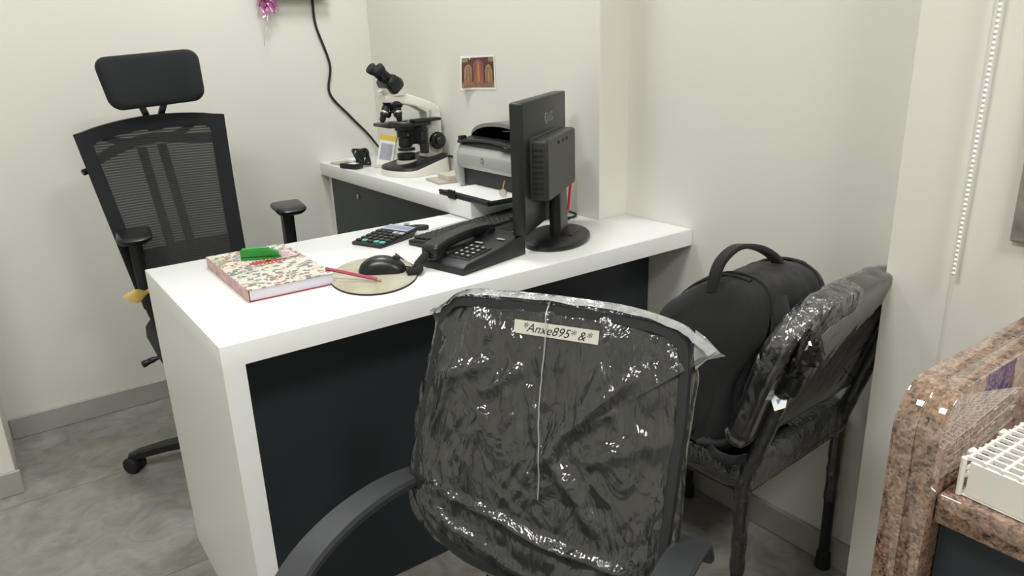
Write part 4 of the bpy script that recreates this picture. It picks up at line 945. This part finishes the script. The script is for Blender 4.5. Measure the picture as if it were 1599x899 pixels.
# ================================================================== plastic wrapped steel chair (faces +y), beside the recess wall
CX0, CX1 = .808, 1.178
RZ = math.atan2(.022, CX1-CX0)
t = thing('steel_frame_chair', 'black steel tube chair wrapped in plastic under the backpack', 'chair', (CX0, -.490, 0), RZ)
CWD = (CX1-CX0)/math.cos(RZ)
TR = .0125
M_TUBE = mat('black_steel_tube', (.013, .013, .014), .32, spec=.5)
def post(z): return -(z-.40)*.31 if z > .40 else 0
for x in (0, CWD):
    obj('rear_leg', cyl(NB(), (x, 0, .018), (x, 0, .40), TR, n=16), M_TUBE, t)
    obj('rubber_foot', cyl(NB(), (x, 0, 0), (x, 0, .045), .018, .0155, 16, .003), M_RUB, t)
    obj('front_leg', cyl(NB(), (x, .40, .018), (x, .385, .385), TR, n=16), M_TUBE, t); obj('rubber_foot', cyl(NB(), (x, .40, 0), (x, .40, .045), .018, .0155, 16, .003), M_RUB, t)
    obj('back_post', tube(NB(), spline([(x, 0, .36), (x, 0, .41), (x, post(.5), .5), (x, post(.62), .62), (x, post(.70)-.002, .71)], 6), TR*1.12, 14), M_TUBE, t)
    obj('post_wrap', tube(NB(), [(x, post(.36+.028*i)+.0016*math.sin(i*3.1), .36+.028*i) for i in range(12)], [0.0162+.0012*noise.noise((i*.9, x*3, 0)) for i in range(12)], 14), M_FILM2, t)
    obj('side_rail', cyl(NB(), (x, -.005, .385), (x, .40, .385), TR, n=14), M_TUBE, t)
    obj('leg_wrap', tube(NB(), [(x, 0, .19+.02*i) for i in range(10)], [.0150+.0012*math.sin(i*2.2) for i in range(10)], 12), M_FILM2, t)
obj('rear_rail', cyl(NB(), (0, .0, .390), (CWD, 0, .390), .015, n=14), M_TUBE, t)
obj('rear_rail_wrap', tube(NB(), [(CWD*i/14, 0, .390) for i in range(15)], [0.018+.0016*noise.noise((i*1.1, 2, 0)) for i in range(15)], 14), M_FILM2, t)
obj('front_rail', cyl(NB(), (0, .385, .385), (CWD, .385, .385), TR, n=14), M_TUBE, t)
# seat cushion
bm = NB(); rings = []
for z, sc in ((.397, .94), (.402, 1.0), (.425, 1.0), (.442, .96), (.448, .85)):
    rings.append([(CWD/2+a*sc, .205+b*sc, z) for a, b in rrect(CWD+.035, .43, .05, 6)])
loft(bm, rings); obj('seat', bm, M_FAB, t, ang=60)
def wrinkle(p, k=1.0, sd=0):
    return k*(.0030*noise.noise((p.x*22, p.y*22, p.z*22+sd))+.0026*abs(noise.noise((p.x*48, p.y*30, p.z*30+sd)))+.0012*noise.noise((p.x*110, p.y*110, p.z*110)))
def film_over(bm, rings, k=1.0, off=.003, sub=2):
    loft(bm, rings)
    bmesh.ops.recalc_face_normals(bm, faces=bm.faces)
    bmesh.ops.subdivide_edges(bm, edges=[e for e in bm.edges if e.calc_length() > .012], cuts=sub, use_grid_fill=True)
    bmesh.ops.triangulate(bm, faces=[f for f in bm.faces if len(f.verts) > 4])
    bm.normal_update()
    for v in bm.verts: v.co += v.normal*(off+wrinkle(v.co, k*(.18 if v.normal.y < -.8 else 1)))
    return bm
rings = []
for z, sc in ((.390, .96), (.395, 1.0), (.41, 1.005), (.425, 1.005), (.445, .97), (.452, .88), (.454, .7), (.4545, .5), (.4545, .3), (.4545, .12)):
    rings.append([(CWD/2+a*sc, .205+b*sc, z) for a, b in rrect(CWD+.04, .435, .05, 10)])
obj('seat_plastic', film_over(NB(), rings, 1.3, .003), M_FILM2, t, ang=180)
# backrest: padded slab leaning on the posts, rounded top corners
BKL = math.atan(.31)
def bq(x, s, off):                            # s up along the back from z=.47, off to the front (+y)
    return Vector((x, post(.47)+.016-s*math.sin(BKL)+off*math.cos(BKL), .47+s*math.cos(BKL)+off*math.sin(BKL)))
BHT = .325
ol = [(-.046, .085), (-.042, .050), (-.015, .032), (CWD-.03, .030), (CWD-.004, .040), (CWD+.0, .07), (CWD+.0, .20), (CWD-.004, .27), (CWD-.03, .312), (CWD-.10, BHT), (.10, BHT), (.03, .308), (-.024, .265), (-.044, .19)]
ol = [(p.x, p.y) for p in spline([(a, b, 0) for a, b in ol], 5, True)]
def bring(sc, off, ol=ol): return [bq(CWD/2+(a-CWD/2)*sc, .165+(b-.165)*sc, off) for a, b in ol]
bm = NB(); loft(bm, [bring(.95, -.004), bring(.99, .0), bring(1, .008), bring(1, .022), bring(.97, .032), bring(.88, .036)])
obj('backrest', bm, mat('olive_grey_vinyl', (.055, .056, .050), .5), t, ang=60)
bm = NB(); loft(bm, [bring(.80, -.004), bring(.94, -.0045), bring(.95, -.002)], True, False); 
obj('back_board', bm, mat('grey_back_board', (.19, .195, .172), .45, spec=.4), t, ang=60)
rings = [bring(s_, o_) for s_, o_ in ((.3, -.0085), (.55, -.0085), (.8, -.0085), (.93, -.008), (1.0, -.004), (1.012, .004), (1.014, .012), (1.012, .026), (.98, .036), (.88, .041), (.6, .042), (.3, .042))]
obj('back_plastic', film_over(NB(), rings, 1.3, .002), M_FILM3, t, ang=180)
M_FILM4 = film_mat('crinkled_plastic_film', .045, 24, .012, (1, 1, 1), .95, .13)
sel = [j for j, (a, b) in enumerate(ol) if b > .175 and a < .20]
cut = next(i for i in range(len(sel)) if sel[i]-sel[i-1] != 1) if sel[-1]-sel[0] != len(sel)-1 else 0
sel = sel[cut:]+sel[:cut]; bm = NB(); rows = []
for s_, o_ in ((.70, -.0125), (.76, -.0125), (.82, -.0125), (.88, -.012), (.94, -.011), (1.0, -.008), (1.022, .002), (1.028, .014), (1.022, .028), (.98, .040), (.92, .046)):
    rg = bring(s_, o_); rows.append([rg[j] for j in sel])
loft(bm, rows, closed=False); bmesh.ops.recalc_face_normals(bm, faces=bm.faces)
bmesh.ops.subdivide_edges(bm, edges=bm.edges[:], cuts=2, use_grid_fill=True); bm.normal_update()
for v in bm.verts: v.co += Vector((0, -.3, .6))*abs(wrinkle(v.co, 1.4, 5))
obj('corner_plastic', bm, M_FILM4, t, ang=180, fix=False)
# bunched plastic knots at the post tops
for x in (.0,):
    bm = NB(); rr_ = random.Random(5 if x == 0 else 9); c0 = bq(x+.0, .245, -.012)
    rings = []
    for i in range(13):
        u = i/12; rad = .008+.019*math.sin(PI*u)**.7; cc = bq(x, .205+.085*u, -.016-.012*math.sin(PI*u))
        rings.append([cc+Vector((math.cos(a)*rad*(1.25+.6*noise.noise((a*2.7, u*7, x))), math.sin(a)*rad*(.7+.5*noise.noise((a*3.1, u*8, 5))), .014*noise.noise((a*3, u*6, 4)))) for a in [2*PI*k/22 for k in range(22)]])
    loft(bm, rings); obj('plastic_knot', bm, mat('bunched_black_film', (.016, .016, .016), .18), t, ang=20)
    obj('tape_wrap', lathe(NB(), [(.0145, 0), (.0165, .004), (.0175, .018), (.0165, .034), (.0145, .04)], bq(x, .165, -.024), (0, -.29, .95), 18), M_BLK2, t)
# small sticker
bm = NB(); F = basis(bq(-.018, .150, -.020), (.83, -.45, .30), (.30, .75, .58), (.3, -.8, .4))
pts = [(-.016, -.014), (.004, -.016), (.017, .000), (.006, .016), (-.012, .006)]
sk = obj('sticker', prism(bm, pts, 0, .001, 0, M=F), M_PAPER, t, smooth=False)
obj('sticker_print', prism(NB(), [(-.006, -.006), (.006, .002), (-.004, .004)], .001, .0014, 0, M=F), mat('blue_print', (.10, .20, .42), .5), sk, smooth=False)
CH2 = T(CX0, -.490, 0) @ Matrix.Rotation(RZ, 4, 'Z')

# ================================================================== backpack standing on that seat, leaning on the backrest
t = thing('backpack', 'black cloth backpack standing on the wrapped steel chair', 'backpack', (CX0+.088, -.305, .4585), RZ+R(-4)); t.scale = (.92, 1, .90)
# side profile (y depth, z height): -y leans on the chair back
prof = [(-.135, .0), (-.150, .03), (-.172, .15), (-.196, .28), (-.205, .345), (-.190, .378), (-.150, .390), (-.095, .380), (-.030, .335), (.035, .250), (.075, .150), (.085, .060), (.072, .010), (.03, .0)]
prof = [(p.x, p.y) for p in spline([(a, b, 0) for a, b in prof], 5, True)]
NX = 22; HWX = .135; cy_, cz_ = -.06, .18
rings = []
for i in range(NX+1):
    x = -1+2*i/NX; e = (1-abs(x)**5)**.5 if abs(x) < 1 else 0; e = .80+.20*e
    if i in (0, NX): e = .72
    rings.append([(x*HWX*(1.0-.10*max(0, (z-.2)/.2)), cy_+(y-cy_)*e, max(0.0, cz_+(z-cz_)*(e if z > .02 else 1))) for y, z in prof])
bm = NB(); loft(bm, rings); bmesh.ops.recalc_face_normals(bm, faces=bm.faces)
bmesh.ops.subdivide_edges(bm, edges=[e for e in bm.edges if e.calc_length() > .008], cuts=1, use_grid_fill=True); bm.normal_update()
for v in bm.verts:
    p = v.co; v.co = p+v.normal*(.010*noise.noise((p.x*8, p.y*7, p.z*9))+.006*noise.noise((p.x*20, p.y*22, p.z*8+4))+.004*abs(noise.noise((p.x*30, p.y*34+p.z*12, p.z*10+9))))
    v.co.z = max(v.co.z, 0)
body = obj('body', bm, M_BAG, t, ang=80)
obj('back_padding', prism(NB(), rrect(.215, .30, .045, 6), 0, .022, .008, M=basis((0, -.160, .185), (1, 0, 0), (0, -.19, .98), (0, -.98, -.19))), M_BAG, t, ang=60)
hd = spline([(-.112, -.100, .350), (-.112, -.105, .392), (-.098, -.110, .422), (-.062, -.116, .440), (-.010, -.126, .430), (.030, -.138, .402), (.045, -.142, .370)], 8)
obj('carry_handle', band(NB(), hd, (0, 1, -.2), .026, .010), M_BAG, t, ang=60)
for sx in (-1, 1):
    sp_ = spline([(sx*.050, -.200, .352), (sx*.060, -.218, .30), (sx*.070, -.205, .20), (sx*.085, -.188, .10), (sx*.110, -.165, .035), (sx*.135, -.115, .020)], 7)
    obj('shoulder_strap', band(NB(), sp_, (1, 0, 0), .050, .012), M_BAG, t, ang=60)
    rg = rings[3 if sx < 0 else NX-3]; zp = [Vector(p) for p in rg if p[2] > .16 and p[1] > -.17]; zp.sort(key=lambda p: p.y)
    obj('zip', tube(NB(), [Vector((p.x, cy_+(p.y-cy_)*1.012, cz_+(p.z-cz_)*1.012)) for p in zp], .0042, 8), M_RUB, t)
    sdp = spline([(sx*.138, -.02, .02), (sx*.141, .0, .04), (sx*.139, -.03, .14)], 4)
    obj('side_pocket', loft(NB(), [[(sx*(.128+.014*k), -.045+a*(1-.1*k), .075+b*(1-.1*k)) for a, b in rrect(.10, .13, .03, 5)] for k in (0, .6, 1)]), M_BAG, t, ang=60)
for k_ in (4, NX-4):
    obj('piping', tube(NB(), [Vector((p[0], cy_+(p[1]-cy_)*1.022, max(.004, cz_+(p[2]-cz_)*1.022))) for p in rings[k_]], .0030, 6, True), M_BAG, t)
obj('strap_webbing', band(NB(), spline([(-.135, -.12, .030), (-.150, -.15, .012), (-.140, -.185, .006), (-.10, -.20, .006)], 6), (.3, 0, 1), .022, .003), M_RUB, t)
obj('front_pocket', loft(NB(), [[(a*s, .070+.02*k-.10*max(0, b)*(.9), .13+b*s) for a, b in rrect(.20, .20, .04, 6)] for k, s in ((0, 1.02), (.7, 1.0), (1.2, .92))]), M_BAG, t, ang=60)

# ================================================================== test tube racks on the granite counter
def rack(name, label, x0, y1, z0, nx, ny, px, py, ht, group):
    t = thing(name, label, 'test tube rack', (x0, y1, z0), R(-3), group)
    W_, D_ = nx*px+.006, ny*py+.006; b = .0030
    for nm, z, th in (('top_plate', ht-.004, .004), ('middle_plate', ht*.50, .003)):
        bm = NB()
        for i in range(nx+1): box2(bm, (.003+i*px-b/2, -D_, z), (.003+i*px+b/2, 0, z+th))
        for j in range(ny+1): box2(bm, (.0, -.003-j*py-b/2, z), (W_, -.003-j*py+b/2, z+th*.96))
        obj(nm, bm, M_RACK, t, smooth=False)
    obj('bottom_plate', box2(NB(), (0, -D_, 0), (W_, 0, .003), .001, 1), M_RACK, t, smooth=False)
    for x in (-.0005, W_-.0025): obj('end_wall', box2(NB(), (x, -D_+.006, .003), (x+.003, -.006, ht-.004), .0008, 1), M_RACK, t, smooth=False)
    for j, (x, y) in enumerate(((0, 0), (W_, 0), (0, -D_), (W_, -D_))):
        obj('corner_post', cyl(NB(), (x, y, 0), (x, y, ht-.001), .0030, n=12, bev=.001), M_RACK, t)
    for k in range(4):
        x = .02+k*(W_-.04)/3; bm = NB(); box(bm, (x, .0025, ht-.003), (.012, .006, .006), .0015, 1); box(bm, (x, .0025, ht*.5), (.012, .006, .006), .0015, 1); obj('stacking_lug', bm, M_RACK, t)
    return t
rack('tube_rack', 'white plastic test tube rack on the granite counter', .492, -.975, GZ+.0004, 18, 8, .0128, .0165, .046, None)
t = thing('reagent_bottle', 'blue capped bottle at the right end of granite counter', 'bottle', (.780, -1.045, GZ+.0004)); t.scale = (1.3, 1.3, 1.45)
obj('body', lathe(NB(), [(.0001, 0), (.017, 0), (.018, .003), (.018, .085), (.010, .098), (.0001, .098)], n=24), M_BLUE, t); obj('cap', lathe(NB(), [(.0001, .098), (.013, .098), (.013, .118), (.0001, .119)], n=20), M_PAPER, t)

# ================================================================== bead chain of the blind
bm = NB(); CY_, CX_ = -.697, XC-.020; zz = .815; k = 0
while zz < CEIL-.25:
    for sg, dy in ((1, 0),):
        x = CX_; r_ = .0036
        m_ = T(x, CY_+.004*math.sin(zz*3), zz); rings = [[m_ @ Vector((r_*math.sin(p)*math.cos(a), r_*math.sin(p)*math.sin(a), r_*math.cos(p))) for a in [2*PI*i/8 for i in range(8)]] for p in (.35, .9, PI/2, PI-.9, PI-.35)]
        loft(bm, rings)
    zz += .0082
t = thing('bead_chain', 'white bead chain hanging down the cream wall by window', 'chain', (0, 0, 0))
o_ = obj('beads', bm, M_CORD, t, ang=180); o_['kind'] = 'stuff'
obj('string', cyl(NB(), (CX_, CY_, .815), (CX_, CY_, CEIL-.25), .0011, n=6), M_CORD, t)
obj('bracket', box2(NB(), (XC-.05, CY_-.02, CEIL-.27), (XC-.0005, CY_+.02, CEIL-.22), .003), M_PAPER, t)
